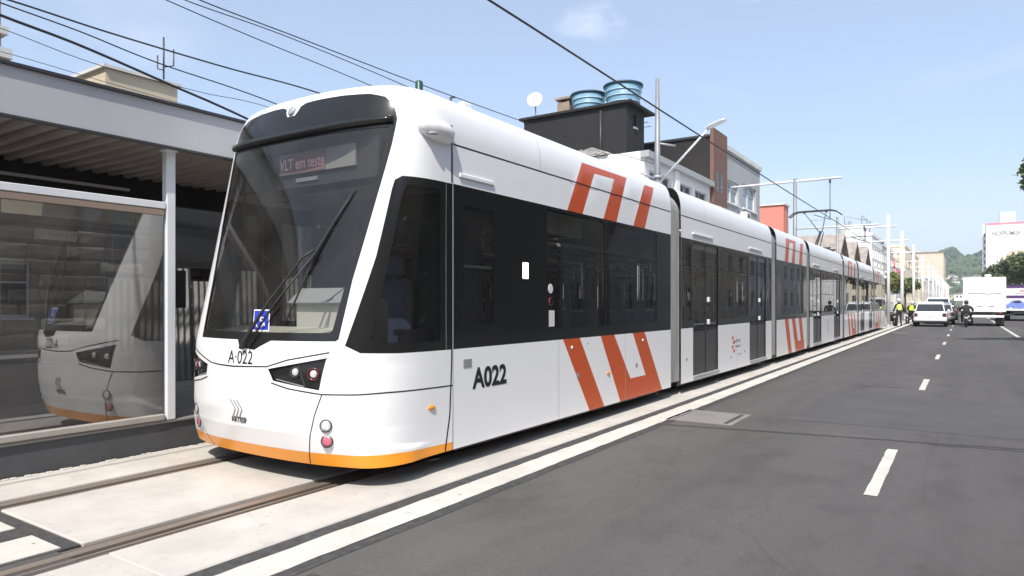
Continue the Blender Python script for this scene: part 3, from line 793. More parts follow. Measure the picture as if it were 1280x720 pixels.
# head lamps
for sg in (1, -1):
    f = (lambda p: p) if sg == 1 else mir
    lo = cpart(panel_obj('headlight', [cp['lamp#%d' % sg]], 'tram_black', tram))
    for (x, z, r, m) in ((.66, .948, .045, 'lamp_glass'), (.81, .935, .052, 'lamp_glass')):
        p_ = X(sg * x, z); c = cab(*p_); n = surf_n(cab, *p_)
        Mq = Matrix.Translation(c - n * 0.018) @ n.to_track_quat('Z', 'Y').to_matrix().to_4x4()
        q = MB(); q.lathe([(r, 0), (r, 0.012), (r * .8, 0.005)], (0, 0, 0), 18, cap=False); q.v = [tuple(Mq @ Vector(v)) for v in q.v]
        q.build('bezel', 'red_dim' if x > .7 else 'dark_metal', lo)
        q = MB(); q.sphere((0, 0, 0.0), r * (.62 if x > .7 else .7), 12, 8, (1, 1, .45)); q.v = [tuple(Mq @ Vector(v)) for v in q.v]
        q.build('lens', m, lo)
    rb = ribbon(cab, f([X(.685, 1.01), X(.74, .835)])[::1] if sg == 1 else [(-a, b) for a, b in (X(.685, 1.01), X(.74, .835))], 0.014, -0.016); rb.build('divider', 'grey_metal' if False else 'dark_metal', lo, fix=False)
    hb = [(a * sg, b) for a, b in (X(.48, .885), X(.70, .842), X(.73, .835))]
    ribbon(cab, hb, 0.008, -0.015).build('trim', 'grey_metal', lo, fix=False)
# fog lamps set in scooped cups
for sg in (1, -1):
    for (x, z, m) in ((.90 if sg > 0 else .80, .528, 'lamp_glass'), (.895 if sg > 0 else .80, .402, 'red_lens')):
        p_ = X(sg * x, z); c = cab(*p_); n = Vector((0.30 * sg, -1, 0.0)).normalized(); n = Vector((0.42, -1, 0.05)).normalized() if sg > 0 else n; c = c - n * .004
        Mq = Matrix.Translation(c) @ n.to_track_quat('Z', 'Y').to_matrix().to_4x4()
        q = MB(); q.lathe([(0.058, -0.12), (0.050, 0.010), (0.044, 0.014)], (0, 0, 0), 18, cap=False); q.v = [tuple(Mq @ Vector(v)) for v in q.v]
        cup = cpart(q.build('fog_lamp', 'tram_white', tram))
        q = MB(); q.lathe([(0.044, 0.006), (0.040, 0.013), (0.022, 0.018), (0.001, 0.019)], (0, 0, 0), 18); q.v = [tuple(Mq @ Vector(v)) for v in q.v]
        q.build('lens', m, cup)
        q = MB(); q.lathe([(0.0505, 0.004), (0.053, 0.008), (0.052, 0.016), (0.045, 0.017)], (0, 0, 0), 18, cap=False); q.v = [tuple(Mq @ Vector(v)) for v in q.v]
        q.build('ring', 'dark_metal', cup)
    # amber repeater and its soft bulge
    p_ = Yp(4.5, .60, sg); c = cab(*p_); n = surf_n(cab, *p_)
    Mq = Matrix.Translation(c) @ n.to_track_quat('Z', 'Y').to_matrix().to_4x4()
    q = MB(); q.sphere((0, 0, 0), 0.05, 14, 8, (.95, .45, .4)); R90 = Matrix.Identity(4)
    q.v = [tuple(c + Vector((n.x, n.y, 0)) * v[2] + Vector((-n.y, n.x, 0)) * v[0] + Vector((0, 0, v[1]))) for v in q.v]
    cpart(q.build('side_repeater', 'amber', tram))
# rear-view camera housing by the roof
for sg in (1, -1):
    q = MB(); prof = [(4.36, .02, .03), (4.40, .075, .075), (4.50, .105, .10), (4.62, .115, .105), (4.72, .10, .095), (4.77, .055, .07), (4.785, .01, .02)]
    rings = []
    for (yy, d, h) in prof:
        ring = []
        for k in range(14):
            an = 2 * PI * k / 14
            ring.append((XC + sg * (W - 0.03 + d * 1.15 * max(-.3, math.cos(an))), yy, 3.03 - (yy - 4.36) * .10 + h * math.sin(an)))
        rings.append(ring)
    q.smooth = True; q.loft(rings); q.smooth = False
    hs = cpart(q.build('camera_housing', 'tram_white', tram))
    q = MB(); q.lathe([(.05, 0), (.05, .01), (.001, .012)], (0, 0, 0), 14)
    q.v = [tuple(Vector((XC + sg * (W + .03), 4.47, 2.955)) + Vector((v[0], v[1], -v[2]))) for v in q.v]; q.build('lens', 'grey_metal', hs)
# lettering on the nose
def cabtxt(a, b, x0, z0, off=0.004):
    p_ = X(x0 + a, z0 + b); return cab(*p_) + surf_n(cab, *p_) * off
def cabtext(s, size, x0, z0, m, bold=0.0, sx=1.0):
    return cpart(text_obj(s, size, lambda a, b: cabtxt(a, b, x0, z0), m, tram, bold=bold, sx=sx))
cabtext('A·022', 0.155, 0.085, 1.045, 'letter', 0.0, 0.86)
cabtext('ARTESP', 0.066, -0.01, 0.512, 'letter', 0.002, 0.95)
mbl = MB()
for dx in (-0.045, 0.0, 0.045):
    for (p0, p1) in (((-.03, .075), (.03, .0)), ((.03, .0), (-.03, -.075))):
        a = Vector(p0); b = Vector(p1); t = (b - a).normalized(); n = Vector((-t.y, t.x)) * .006
        q = [a + n, a - n, b - n, b + n]
        mbl.add([cabtxt(p.x + dx, p.y, -0.01, 0.61) for p in q], [(0, 1, 2, 3)])
cpart(mbl.build('emblem', 'letter_grey', tram))
# wheelchair badge inside the lower corner of the screen
def badge_pt(a, b, d): 
    p_ = X(0.262 + a, 1.358 + b); return cab(*p_) + surf_n(cab, *p_) * d
q = MB(); n_ = 6
for (hw, hh, d, m) in ((.094, .088, .003, 'white_paint'), (.085, .079, .0045, 'blue_sign')):
    q = MB(); g = [[badge_pt(-hw + 2 * hw * i / n_ - (.02 * (2 * j / n_ - 1)), -hh + 2 * hh * j / n_, d) for i in range(n_ + 1)] for j in range(n_ + 1)]
    for j in range(n_):
        for i in range(n_): q.quad(g[j][i], g[j][i + 1], g[j + 1][i + 1], g[j + 1][i])
    if m == 'white_paint': stick = cpart(q.build('wheelchair_sticker', m, tram, fix=False))
    else: q.build('field', m, stick, fix=False)
q = MB()
def bst(pts, w):
    for a, b in zip(pts, pts[1:]):
        a = Vector(a); b = Vector(b); t = (b - a).normalized(); n = Vector((-t.y, t.x)) * w / 2
        q.add([badge_pt(p.x, p.y, .0062) for p in (a + n, a - n, b - n, b + n)], [(0, 1, 2, 3)])
bst([(-.012, .052), (-.008, -.004), (.034, -.006), (.050, -.044), (.062, -.040)], .011)
bst([(-.01, .022), (.024, .020)], .009)
bst([(-.005 + .042 * math.cos(R_(t)), -.018 + .042 * math.sin(R_(t))) for t in range(120, 365, 20)], .009)
bst([(-.012 + .011 * math.cos(R_(t)), .062 + .011 * math.sin(R_(t))) for t in range(0, 361, 45)], .010)
q.build('symbol', 'white_paint', stick, fix=False)
# wiper
def wsp(x, z, d): p_ = X(x, z); return cab(*p_) + surf_n(cab, *p_) * d
q = MB(); q.tube([wsp(.13, 1.13, .03), wsp(.16, 1.16, .05), wsp(.36, 1.50, .06), wsp(.60, 1.86, .06), wsp(.685, 1.925, .05)], [.024, .02, .011, .010, .009], 8)
wip = cpart(q.build('wiper', 'rubber', tram))
q = MB(); q.tube([wsp(.20, 1.14, .03), wsp(.42, 1.48, .055), wsp(.70, 1.90, .05)], .008, 6); q.build('second_arm', 'rubber', wip)
q = MB(); q.tube([wsp(.53, 1.33, .012), wsp(.62, 1.66, .016), wsp(.69, 1.93, .02), wsp(.80, 2.20, .016), wsp(.905, 2.44, .012)], [.006, .010, .014, .010, .006], 6); q.build('blade', 'rubber', wip)
# cab interior: display, console, bulkhead, seat
def ci(mb, name, m, bevel=0.0): return cpart(mb.build(name, m, tram, bevel=bevel))
q = MB(); q.box(XC - .98, XC + .98, 4.18, 4.20, 2.58, 2.93); dsp = ci(q, 'display_housing', 'interior_dark')
q = MB(); q.box(XC - .30, XC + .72, 4.155, 4.176, 2.70, 2.895); sc_ = q.build('screen', 'led_panel', dsp)
q = MB(); q.box(XC - .29, XC + .34, 4.150, 4.154, 2.705, 2.885); q.build('lit_zone', 'led_zone', dsp)
text_obj('VLT em teste', 0.145, lambda a, b: Vector((XC + 0.025 + a, 4.147, 2.79 + b)), 'led_red', dsp, 'led_text', 0.002, 0, 0.78)
q = MB(); q.box(XC - .08, XC + .22, 4.165, 4.176, 2.625, 2.66); q.build('print', 'letter_grey', dsp)
q = MB(); q.smooth = False
q.prism([(3.62, 1.0), (3.66, 1.24), (4.02, 1.29), (4.10, 1.0)], lambda a, b, d: Vector((d, a, b)), XC - .70, XC + .70); ci(q, 'dashboard', 'console', 0.01)
q = MB(); q.prism([(4.02, 1.0), (4.02, 1.50), (4.14, 1.60), (4.42, 1.52), (4.42, 1.0)], lambda a, b, d: Vector((d, a, b)), XC + .10, XC + .86); ci(q, 'control_desk', 'console', 0.02)
q = MB(); q.prism([(3.98, 1.49), (4.12, 1.62), (4.12, 1.635), (3.96, 1.505)], lambda a, b, d: Vector((d, a, b)), XC + .06, XC + .88); ci(q, 'desk_hood', 'interior')
q = MB(); q.box(XC - 1.0, XC + 1.0, 4.1, 5.3, .40, .44); ci(q, 'cab_floor', 'interior_dark')
q = MB(); q.add([tuple(Vector((XC, YCUT, .21)) + (Vector((p.x, p.y, .21)) - Vector((XC, YCUT, .21))) * .97) for p in (cab(s_, .21) for s_ in us)], [tuple(range(len(us)))]); ci(q, 'underbody', 'dark_metal')
q = MB(); q.box(XC - 1.22, XC - .35, 5.30, 5.34, .44, 2.9); q.box(XC + .35, XC + 1.22, 5.30, 5.34, .44, 2.9); q.box(XC - .35, XC + .35, 5.30, 5.34, 2.25, 2.9); ci(q, 'bulkhead', 'interior_dark')
q = MB(); q.cbox(XC - .05, XC + .50, 4.75, 5.2, .86, .98, .04); q.cbox(XC - .03, XC + .48, 5.08, 5.22, .95, 1.75, .05); q.cbox(XC + .10, XC + .36, 5.10, 5.2, 1.76, 1.98, .04); q.box(XC + .18, XC + .28, 4.9, 5.05, .44, .86); ci(q, 'driver_seat', 'seat_blue')
q = MB(); q.tube([(XC - .62, 4.0, 2.55), (XC - .60, 3.98, 2.2), (XC - .35, 4.06, 1.9)], .012, 6); ci(q, 'cable_loop', 'rubber')
q = MB(); q.box(XC + 1.08, XC + 1.10, 4.3, 4.75, 1.15, 1.22); q.box(XC + .98, XC + 1.10, 4.35, 4.75, 1.22, 1.27); ci(q, 'armrest', 'interior')
# roof stub antenna
q = MB(); q.lathe([(.05, 3.33), (.05, 3.36), (.036, 3.37), (.036, 3.52), (.028, 3.535), (.001, 3.54)], (XC + .95, 4.72, 0), 12)
mat('antenna_green', (.01, .05, .045), .4); ci(q, 'antenna', 'antenna_green')
q = MB(); q.cbox(XC + .92, XC + 1.0, 5.32, 5.46, 3.34, 3.50, .015); ci(q, 'roof_sensor', 'pole_white')
q = MB(); q.tube([(XC + .95, 5.18, 3.38), (XC + .95, 5.18, 3.50), (XC + .95, 5.24, 3.52)], .012, 6); ci(q, 'roof_hook', 'dark_metal')

# ---- straight modules
def side(sg):
    def fn(u, v):
        z, ins = vz(v); return Vector((XC + sg * (W - 0.9 * ins), u, z))
    return fn
def rect(a, b, c, d): return [(a, c), (b, c), (b, d), (a, d)]
def stripes_long(y0):   # the chevron panel of the cab modules, offsets measured from the cab joint
    up = [[(6.91, 2.575), (7.32, 3.215), (8.64, 3.235), (8.25, 2.575), (7.86, 2.575), (8.20, 3.135), (7.62, 3.115), (7.29, 2.575)], [(8.80, 2.575), (9.255, 3.225), (9.61, 3.235), (9.205, 2.575)]]
    lo = [[(6.81, 1.085), (7.22, 1.085), (7.885, .185), (7.47, .185)], [(7.78, 1.085), (8.18, 1.085), (8.70, .465), (9.236, .465), (8.78, 1.085), (9.20, 1.085), (9.885, .185), (8.37, .185)]]
    d = y0 - 4.79
    return [[(a + d, b) for a, b in p] for p in up + lo]
def stripes_short(y0, y1):
    L = y1 - y0; m = y0 + .24 * L
    def q(a): return m + a * L * .62
    up = [[(q(.0), 2.575), (q(.10), 3.2), (q(.62), 3.2), (q(.52), 2.575), (q(.35), 2.575), (q(.45), 3.1), (q(.26), 3.1), (q(.17), 2.575)], [(q(.76), 2.575), (q(.88), 3.2), (q(1.06), 3.2), (q(.94), 2.575)]]
    lo = [[(q(.0), 1.085), (q(.18), 1.085), (q(.37), .185), (q(.19), .185)], [(q(.36), 1.085), (q(.54), 1.085), (q(.70), .46), (q(.86), .46), (q(.74), 1.085), (q(.92), 1.085), (q(1.09), .185), (q(.57), .185)]]
    return up + lo
def make_module(y0, y1, windows, doors, stripes, tag_):
    parts = []
    res = {}
    for sg in (1, -1):
        us_ = lin(y0, y1, max(4, int((y1 - y0) / .35))); vs_ = [.185, .45, .75, 1.085, 1.5, 2.0, 2.575, 2.8] + lin(ZS, VTOP, 9)
        rg = [('band', rect(y0, y1, 1.085, 2.575))]
        for i, p in enumerate(stripes): rg.append(('stripe#%d' % i, [(a, max(b, .185)) for a, b in p]))
        for i, d in enumerate(doors): rg.append(('door#%d' % i, rect(d[0], d[1], .27, 2.53)))
        for i, w in enumerate(windows): rg.append(('window#%d' % i, rect(*w)))
        for i, d in enumerate(doors):
            c = (d[0] + d[1]) / 2
            rg.append(('dglass#%d.0' % i, rect(d[0] + .07, c - .045, 1.02, 2.42))); rg.append(('dglass#%d.1' % i, rect(c + .045, d[1] - .07, 1.02, 2.42)))
        r = panelize(side(sg), us_, vs_, rg, 0.4, flip=(sg < 0), offs={'door': -0.014, 'dglass': -0.018, 'window': -0.005})
        for k, v in r.items(): res.setdefault(k, {})[sg] = v
    zt = vz(VTOP)[0]; hw = W - .9 * RR
    roof = ([Vector((XC - hw, y0, zt)), Vector((XC + hw, y0, zt)), Vector((XC + hw, y1, zt)), Vector((XC - hw, y1, zt))], [(0, 1, 2, 3)], [Vector((0, 0, 1))] * 4)
    parts.append(panel_obj('body_shell', list(res['body'].values()) + [roof], 'tram_white', tram))
    for v_ in res['band'].values(): parts.append(panel_obj('window_band', [v_], 'tram_black', tram))
    for k, dct in res.items():
        b = k.split('#')[0]
        if b == 'stripe':
            for v in dct.values(): parts.append(panel_obj('stripe', [v], 'tram_orange', tram))
        elif b == 'window':
            for v in dct.values(): parts.append(panel_obj('window', [v], 'band_glass', tram))
        elif b == 'door':
            for sg, v in dct.items():
                d = panel_obj('door', [v], 'door_grey', tram); parts.append(d); i = k.split('#')[1]
                for j in '01': panel_obj('pane', [res['dglass#%s.%s' % (i, j)][sg]], 'band_glass', d)
                dd = doors[int(i)]; c = (dd[0] + dd[1]) / 2; fx = XC + sg * (W - .011)
                q = MB(); q.box(fx - .004, fx + .004, c - .012, c + .012, .28, 2.52); q.build('leaf_gap', 'seam', d)
                q = MB(); q.cbox(fx - .03, fx + .045, dd[0], dd[1], .215, .262, .008); q.build('threshold', 'steel', d)
                for zz in (1.12, 1.52):
                    q = MB(); q.cbox(fx - .01, fx + .02, c + .12, c + .20, zz, zz + .09, .006); q.build('push_button', 'frame_white', d)
                q = MB(); q.cbox(XC + sg * (W + .001), XC + sg * (W + .022), dd[0] - .05, dd[0] + 1.05, 2.66, 2.70, .006); q.build('rain_strip', 'tram_white', d)
    # joints
    fs = MB()
    for sg in (1, -1):
        f = side(sg)
        parts.append(ribbon(f, [(y0 + .01, 2.93), (y1 - .01, 2.93)], .014, .0015, .5).build('roof_joint', 'seam', tram, fix=False))
        for e in (y0 + .004, y1 - .004): ribbon(f, [(e, .19), (e, 3.1)], .012, .0015, .3, fs)
        n = max(1, int((y1 - y0) / 1.9))
        for i in range(1, n + 1):
            yy = y0 + (y1 - y0) * i / (n + 1) - .3
            ribbon(f, [(yy, 2.94), (yy, 3.5)], .010, .0015, .1, fs)
            if not any(d[0] - .1 < yy + .4 < d[1] + .1 for d in doors): ribbon(f, [(yy + .4, .19), (yy + .4, 1.08)], .008, .002, .3, fs)
    pj = fs.build('panel_joint', 'faint_seam', tram, fix=False); pj['kind'] = 'stuff'; parts.append(pj)
    # interior
    q = MB(); q.box(XC - W + .06, XC + W - .06, y0, y1, .36, .40); parts.append(q.build('floor', 'interior_dark', tram))
    q = MB(); q.box(XC - W + .08, XC + W - .08, y0, y1, 2.62, 2.66); parts.append(q.build('ceiling', 'interior', tram))
    q = MB(); q.box(XC - W + .14, XC + W - .14, y0 + .2, y1 - .2, .12, .34); parts.append(q.build('underframe', 'dark_metal', tram))
    q = MB()
    for sg in (-1, 1): q.box(XC + sg * .62 - .02, XC + sg * .62 + .02, y0 + .1, y1 - .1, 2.30, 2.335)
    n = max(2, int((y1 - y0) / 1.6))
    for i in range(n):
        for sg in (-1, 1): q.tube([(XC + sg * .55, y0 + (i + .5) * (y1 - y0) / n, .40), (XC + sg * .55, y0 + (i + .5) * (y1 - y0) / n, 2.62)], .018, 6)
    parts.append(q.build('grab_rail', 'steel', tram))
    return parts
SEAT = MB(); SEAT.cbox(-.22, .22, -.22, .22, .38, .48, .03); SEAT.cbox(-.22, .22, .17, .26, .42, 1.02, .03); SEAT.cbox(-.14, .14, .19, .25, 1.03, 1.16, .02); SEAT.box(-.05, .05, -.1, .1, 0, .38)
SEATM = SEAT.mesh('seat', 'seat_blue')
def seat(x, y, rot=0):
    o = bpy.data.objects.new('seat', SEATM); o.location = (x, y, .40); o.rotation_euler = (0, 0, rot); COL.objects.link(o); adopt(o, tram); return o
MODA = make_module(4.79, 10.25, [(4.95, 5.42, 1.30, 2.39), (6.455, 7.90, 1.22, 2.54), (7.94, 9.65, 1.22, 2.54)], [], stripes_long(4.79), 'A')
for yy in (6.9, 7.8, 8.7):
    for xx in (-.95, -.48, .48, .95): MODA.append(seat(XC + xx, yy))
# details on the first module's near side
fx = XC + W
q = MB(); q.cbox(fx - .002, fx + .006, 4.945, 5.07, .91, .985, .003); MODA.append(q.build('data_plate', 'letter_grey', tram))
MODA.append(text_obj('A022', .262, lambda a, b: Vector((fx + .003, 5.375 + a, .785 + b)), 'letter', tram, 'fleet_number', .009, 0, .98))
q = MB(); q.cbox(fx - .003, fx + .008, 5.955, 6.06, 1.755, 1.925, .004); MODA.append(q.build('side_lamp', 'lit_white', tram))
q = MB(); q.cbox(fx - .003, fx + .018, 4.88, 5.42, 2.645, 2.685, .006); MODA.append(q.build('rain_strip', 'tram_white', tram))
for (yy, zz) in ((7.02, .98), (9.13, .97)):
    q = MB(); q.lathe([(.022, 0), (.022, .006), (.001, .008)], (fx + .001, yy, zz), 10, 'X'); MODA.append(q.build('access_lock', 'frame_white', tram))
q = MB(); q.sphere((fx, 8.0, .60), .05, 12, 8, (.35, .95, .45)); MODA.append(q.build('side_repeater', 'amber', tram))
for (yy, zz, w) in ((7.14, .61, .06), (8.88, .60, .06), (7.42, 1.0, .02)):
    q = MB(); q.box(fx, fx + .003, yy, yy + w, zz, zz + w); MODA.append(q.build('label', 'letter_grey', tram))
q = MB(); q.box(fx - .012, fx - .008, 5.15, 5.17, 1.32, 2.36); q.box(fx - .012, fx - .004, 4.96, 5.41, 1.83, 1.855); MODA.append(q.build('sash', 'dark_metal', tram))
for sg, yy in ((1, 6.53), ):
    q = MB(); q.lathe([(.055, 0), (.05, .003)], (fx - .002, yy, 1.66), 16, 'X'); MODA.append(q.build('sticker', 'dirty_white', tram))
    q = MB(); q.lathe([(.045, 0), (.043, .003)], (fx - .002, yy + .01, 1.52), 16, 'X', cap=False); MODA.append(q.build('sticker', 'red_lens', tram))
q = MB(); q.box(fx - .004, fx - .002, 6.5, 6.62, 1.24, 1.42); MODA.append(q.build('notice', 'dirty_white', tram))
q = MB(); q.box(fx - .35, fx - .33, 7.0, 7.9, 2.34, 2.60); MODA.append(q.build('line_map', 'dirty_white', tram))
# rear cab and rear module: the same, turned round
def turned(o):
    c = o.copy(); COL.objects.link(c)
    M = Matrix.Translation((XC, YMID, 0)) @ Matrix.Rotation(PI, 4, 'Z') @ Matrix.Translation((-XC, -YMID, 0))
    c.matrix_basis = M @ o.matrix_basis
    for ch in list(o.children):
        d = ch.copy(); COL.objects.link(d); d.parent = c
    return c
for o in CABPARTS + MODA: turned(o)
def long_module(y0, y1):
    L = y1 - y0; d1 = (y0 + .60, y0 + 2.0); d2 = (y1 - 2.0, y1 - .58)
    P = make_module(y0, y1, [(d1[1] + .16, d2[0] - .16, 1.22, 2.52), (y0 + .08, y0 + .48, 1.22, 2.5), (y1 - .46, y1 - .08, 1.22, 2.5)], [d1, d2], [], 'B')
    for yy in (y0 + 2.6, y0 + 3.4): 
        for xx in (-.95, -.48): seat(XC + xx, yy)
    return d1, d2
d1, d2 = long_module(10.70, 16.95)
long_module(21.75, 28.30); long_module(33.05, 38.86)
for (a, b) in ((17.45, 21.30), (28.75, 32.60)):
    make_module(a, b, [(a + .5, b - .5, 1.22, 2.52)], [], stripes_short(a, b), 'C')
    for xx in (-.95, -.48, .48, .95): seat(XC + xx, (a + b) / 2)
# small operator mark on the second module
def s2(a, b, y0, z0): return Vector((fx + .003, y0 + a, z0 + b))
marks('operator_mark', lambda a, b: s2(a, b, 14.0, .74), .42, .07, 7, 'letter_grey', tram, 3)
marks('operator_mark', lambda a, b: s2(a, b, 14.02, .63), .38, .06, 7, 'letter_grey', tram, 4)
q = MB()
for (a, b) in ((.0, .0), (.08, .09), (.0, .18), (.1, -.08)): q.box(fx + .001, fx + .003, 13.62 + a, 13.72 + a, .60 + b, .66 + b)
q.build('operator_mark', 'letter_red', tram)
q = MB()
for (a, b) in ((13.5, .42), (14.05, .45), (14.2, .45), (14.5, .48), (10.95, .55)): q.box(fx + .001, fx + .003, a, a + .07, b, b + .035)
q.build('label', 'letter_grey', tram)
marks('operator_mark', lambda a, b: s2(b * -1, a, 25.0, .72), .5, .12, 5, 'letter_grey', tram, 9)
# bellows
def bellows(y0, y1):
    n = 10; rings = []
    base = [(W - .02, .24), (W - .02, 1.2), (W - .02, 2.4), (W - .02, 2.85)] + [(W - .02 - .9 * RR * (1 - math.cos(p)), 2.94 + (RR - .05) * math.sin(p)) for p in lin(0.15, PI / 2, 6)]
    prof = base + [(-x, z) for x, z in reversed(base)]
    for i in range(n + 1):
        ins = 0.0 if i % 2 == 0 else .05
        rings.append([(XC + x * (1 - ins / W), y0 + (y1 - y0) * i / n, z - ins * .6 * max(0, z - 2.6)) for x, z in prof])
    q = MB(); q.loft(rings, closed=False, caps=False); return q.build('bellows', 'bellows', tram)
for a, b in ((10.25, 10.70), (16.95, 17.45), (21.30, 21.75), (28.30, 28.75), (32.60, 33.05), (38.86, 39.31)): bellows(a + .02, b - .02)
# bogies
for yy in (7.4, 19.4, 30.7, 42.2):
    q = MB()
    for dy in (-.9, .9):
        for sx in (-.75, .75): q.lathe([(.10, -.06), (.29, -.06), (.30, -.02), (.30, .06), (.10, .06)], (XC + sx, yy + dy, .29), 18, 'X')
    q.box(XC - .85, XC + .85, yy - 1.1, yy + 1.1, .22, .36); q.build('bogie', 'dark_metal', tram)
# pantograph
py = 30.8; pz = 3.40
q = MB(); q.cbox(XC - .6, XC + .6, py - .75, py + .75, pz + .02, pz + .14, .02); pg = q.build('pantograph', 'dark_metal', tram)
q = MB()
for sx in (-.5, .5):
    for sy in (-.6, .6): q.lathe([(.05, 0), (.07, .03), (.05, .06), (.07, .09), (.05, .12), (.05, .22)], (XC + sx, py + sy, pz + .12), 10)
q.box(XC - .6, XC + .6, py - .66, py - .56, pz + .32, pz + .38); q.box(XC - .6, XC + .6, py + .56, py + .66, pz + .32, pz + .38); q.build('pantograph_base', 'dark_metal', pg)
q = MB(); q.tube([(XC, py - .6, pz + .36), (XC, py + .75, pz + 1.15)], [.07, .05], 8); q.tube([(XC + .12, py - .3, pz + .36), (XC + .12, py + .7, pz + 1.1)], .02, 6); q.build('lower_arm', 'dark_metal', pg)
q = MB()
for sx in (-1, 1): q.tube([(XC + sx * .06, py + .75, pz + 1.15), (XC + sx * .42, py - .55, pz + 1.86)], .022, 6)
q.tube([(XC - .30, py - .05, pz + 1.58), (XC + .30, py - .05, pz + 1.58)], .014, 6); q.build('upper_arm', 'grey_metal', pg)
q = MB()
for dy in (-.72, -.42):
    q.tube([(XC - 1.0, py + dy, pz + 1.68), (XC - .80, py + dy, pz + 1.84), (XC - .6, py + dy, pz + 1.89), (XC + .6, py + dy, pz + 1.89), (XC + .80, py + dy, pz + 1.84), (XC + 1.0, py + dy, pz + 1.68)], .026, 6)
for sx in (-.42, .42): q.box(XC + sx - .03, XC + sx + .03, py - .74, py - .40, pz + 1.82, pz + 1.88)
q.build('collector_head', 'dark_metal', pg)
# roof equipment pods
for (a, b) in ((11.6, 14.2), (22.8, 26.8), (34.0, 37.5)):
    q = MB(); q.cbox(XC - .62, XC + .62, a, b, 3.402, 3.50, .06); q.build('roof_pod', 'tram_white', tram)

# ------------------------------------------------------------------ station shelter
shel = empty('station_shelter', (-7.6, 3.84, .318), 'tram stop shelter with deep grey fascia, ribbed ceiling and glazed screen at left', 'shelter')
q = MB(); q.box(-6.66, -6.60, -10, 36, 3.07, 3.475); q.build('fascia', 'fascia', shel)
q = MB(); q.box(-6.68, -6.57, -10, 36, 3.478, 3.505); q.box(-6.64, -6.59, -10, 36, 3.045, 3.068); q.build('fascia_trim', 'dark_metal', shel)
q = MB(); q.box(-9.3, -6.665, -10, 36, 3.30, 3.36); q.build('roof_deck', 'grey_metal', shel)
q = MB()
rib = MB(); rib.prism([(-.055, 0), (-.03, .05), (.03, .05), (.055, 0)], lambda a, b, d: Vector((d, a, -b)), -9.25, -6.67); RIBM = rib.mesh('ceiling_rib', 'ceiling_sheet')
yy = -2.0
while yy < 12.0:
    o = bpy.data.objects.new('ceiling_rib', RIBM); o.location = (0, yy, 3.20); COL.objects.link(o); adopt(o, shel); yy += 0.19
q = MB(); q.box(-9.28, -6.67, -10, 36, 3.203, 3.215); q.build('ceiling_sheet', 'ceiling_sheet', shel)
for yy in (-9, -5, -.2, 8.2, 12.5, 16.8, 21.1, 25.4, 29.7, 34):
    q = MB(); q.box(-9.2, -6.68, yy - .06, yy + .06, 3.06, 3.20); q.build('roof_beam', 'shelter_white', shel)
q = MB(); q.box(-9.3, -9.2, -10, 36, 2.86, 3.20); q.build('rear_beam', 'dark_metal', shel)
q = MB(); q.box(-9.06, -9.0, -8, 4.6, 2.955, 2.985); q.build('light_tube', 'frame_white', shel)
for yy in (-4.5, 3.84, 12.2, 20.5, 28.8):
    q = MB(); q.cbox(-6.80, -6.71, yy - .048, yy + .048, .318, 3.07, .008); q.cbox(-6.82, -6.69, yy - .065, yy + .065, 3.04, 3.068, .006); q.build('column', 'shelter_white', shel)
q = MB(); q.cbox(-6.79, -6.71, -4.4, 3.785, 2.45, 2.52, .006); q.build('screen_top_rail', 'shelter_white', shel)
q = MB(); q.box(-6.78, -6.715, -4.4, 3.77, 2.385, 2.443); q.build('screen_trim', 'shelter_brown', shel)
q = MB(); q.cbox(-6.80, -6.70, -4.4, 3.775, .322, .385, .01); q.build('screen_bottom_rail', 'deck', shel)
for (a, b) in ((-4.4, -1.2), (-1.18, 1.2), (1.22, 3.77)):
    q = MB(); q.box(-6.752, -6.74, a, b, .385, 2.385); q.build('glass_pane', 'screen_glass', shel)
q = MB(); q.box(-7.0, -6.97, 3.95, 4.15, 1.45, 1.85); q.build('sign_plate', 'dark_metal', shel)
q = MB(); q.box(-10.18, -10.1, 5.5, 22, 2.05, 3.3); q.build('rear_shade_board', 'interior_dark', shel)  # dark board added to stand in for the deep shade under the roof
q = MB(); q.cbox(-9.5, -9.1, 2.3, 4.7, .32, .78, .02); q.build('bench', 'dark_metal', shel)
for yy in (-3.0, 7.5, 14.0):
    q = MB(); q.cbox(-9.3, -9.18, yy, yy + .12, .318, 2.9, .01); q.build('rear_post', 'shelter_white', shel)

# rubble wall behind the platform
swl = empty('stone_wall', (-10.2, 2, 0), 'rough rubble stone wall behind the shelter glass', 'wall')
q = MB(); q.box(-10.6, -10.25, -4, 9, 0, 2.55); q.build('core', 'mortar', swl)
STM = []
for k in range(9):
    mb = MB(); w = .5; mb.cbox(0, .08, .012, 1 - .012, .012, .188, .03)
    random.seed(k); mb.v = [(x + random.uniform(-.02, .02), y + random.uniform(-.02, .02), z + random.uniform(-.015, .015)) for x, y, z in mb.v]
    STM.append(mb.mesh('stone', ['stone', 'stone_b', 'stone_c'][k % 3]))
random.seed(21)
for r in range(11):
    yy = 2.6 - random.uniform(0, .3)
    while yy < 7.2:
        w = random.uniform(.28, .62)
        o = bpy.data.objects.new('stone', random.choice(STM)); o.location = (-10.26, yy, .30 + r * .2); o.scale = (1, w, 1); COL.objects.link(o); adopt(o, swl); yy += w
q = MB(); q.box(-10.62, -10.22, -4, 9, 2.56, 2.66); q.build('coping', 'mortar', swl)
fen = empty('sheet_fence', (-9.9, 6, 0), 'leaning corrugated metal sheets in front of the rubble wall', 'fence')
shm = MB()
n = 9
for i in range(n):
    y0, y1 = i * .05, (i + 1) * .05
    shm.quad((.0 if i % 2 else .02, y0, 0), (.02 if i % 2 else .0, y1, 0), (.02 if i % 2 else .0, y1, 1.7), (.0 if i % 2 else .02, y0, 1.7))
SHM = shm.mesh('metal_sheet', 'sheet_metal')
random.seed(4)
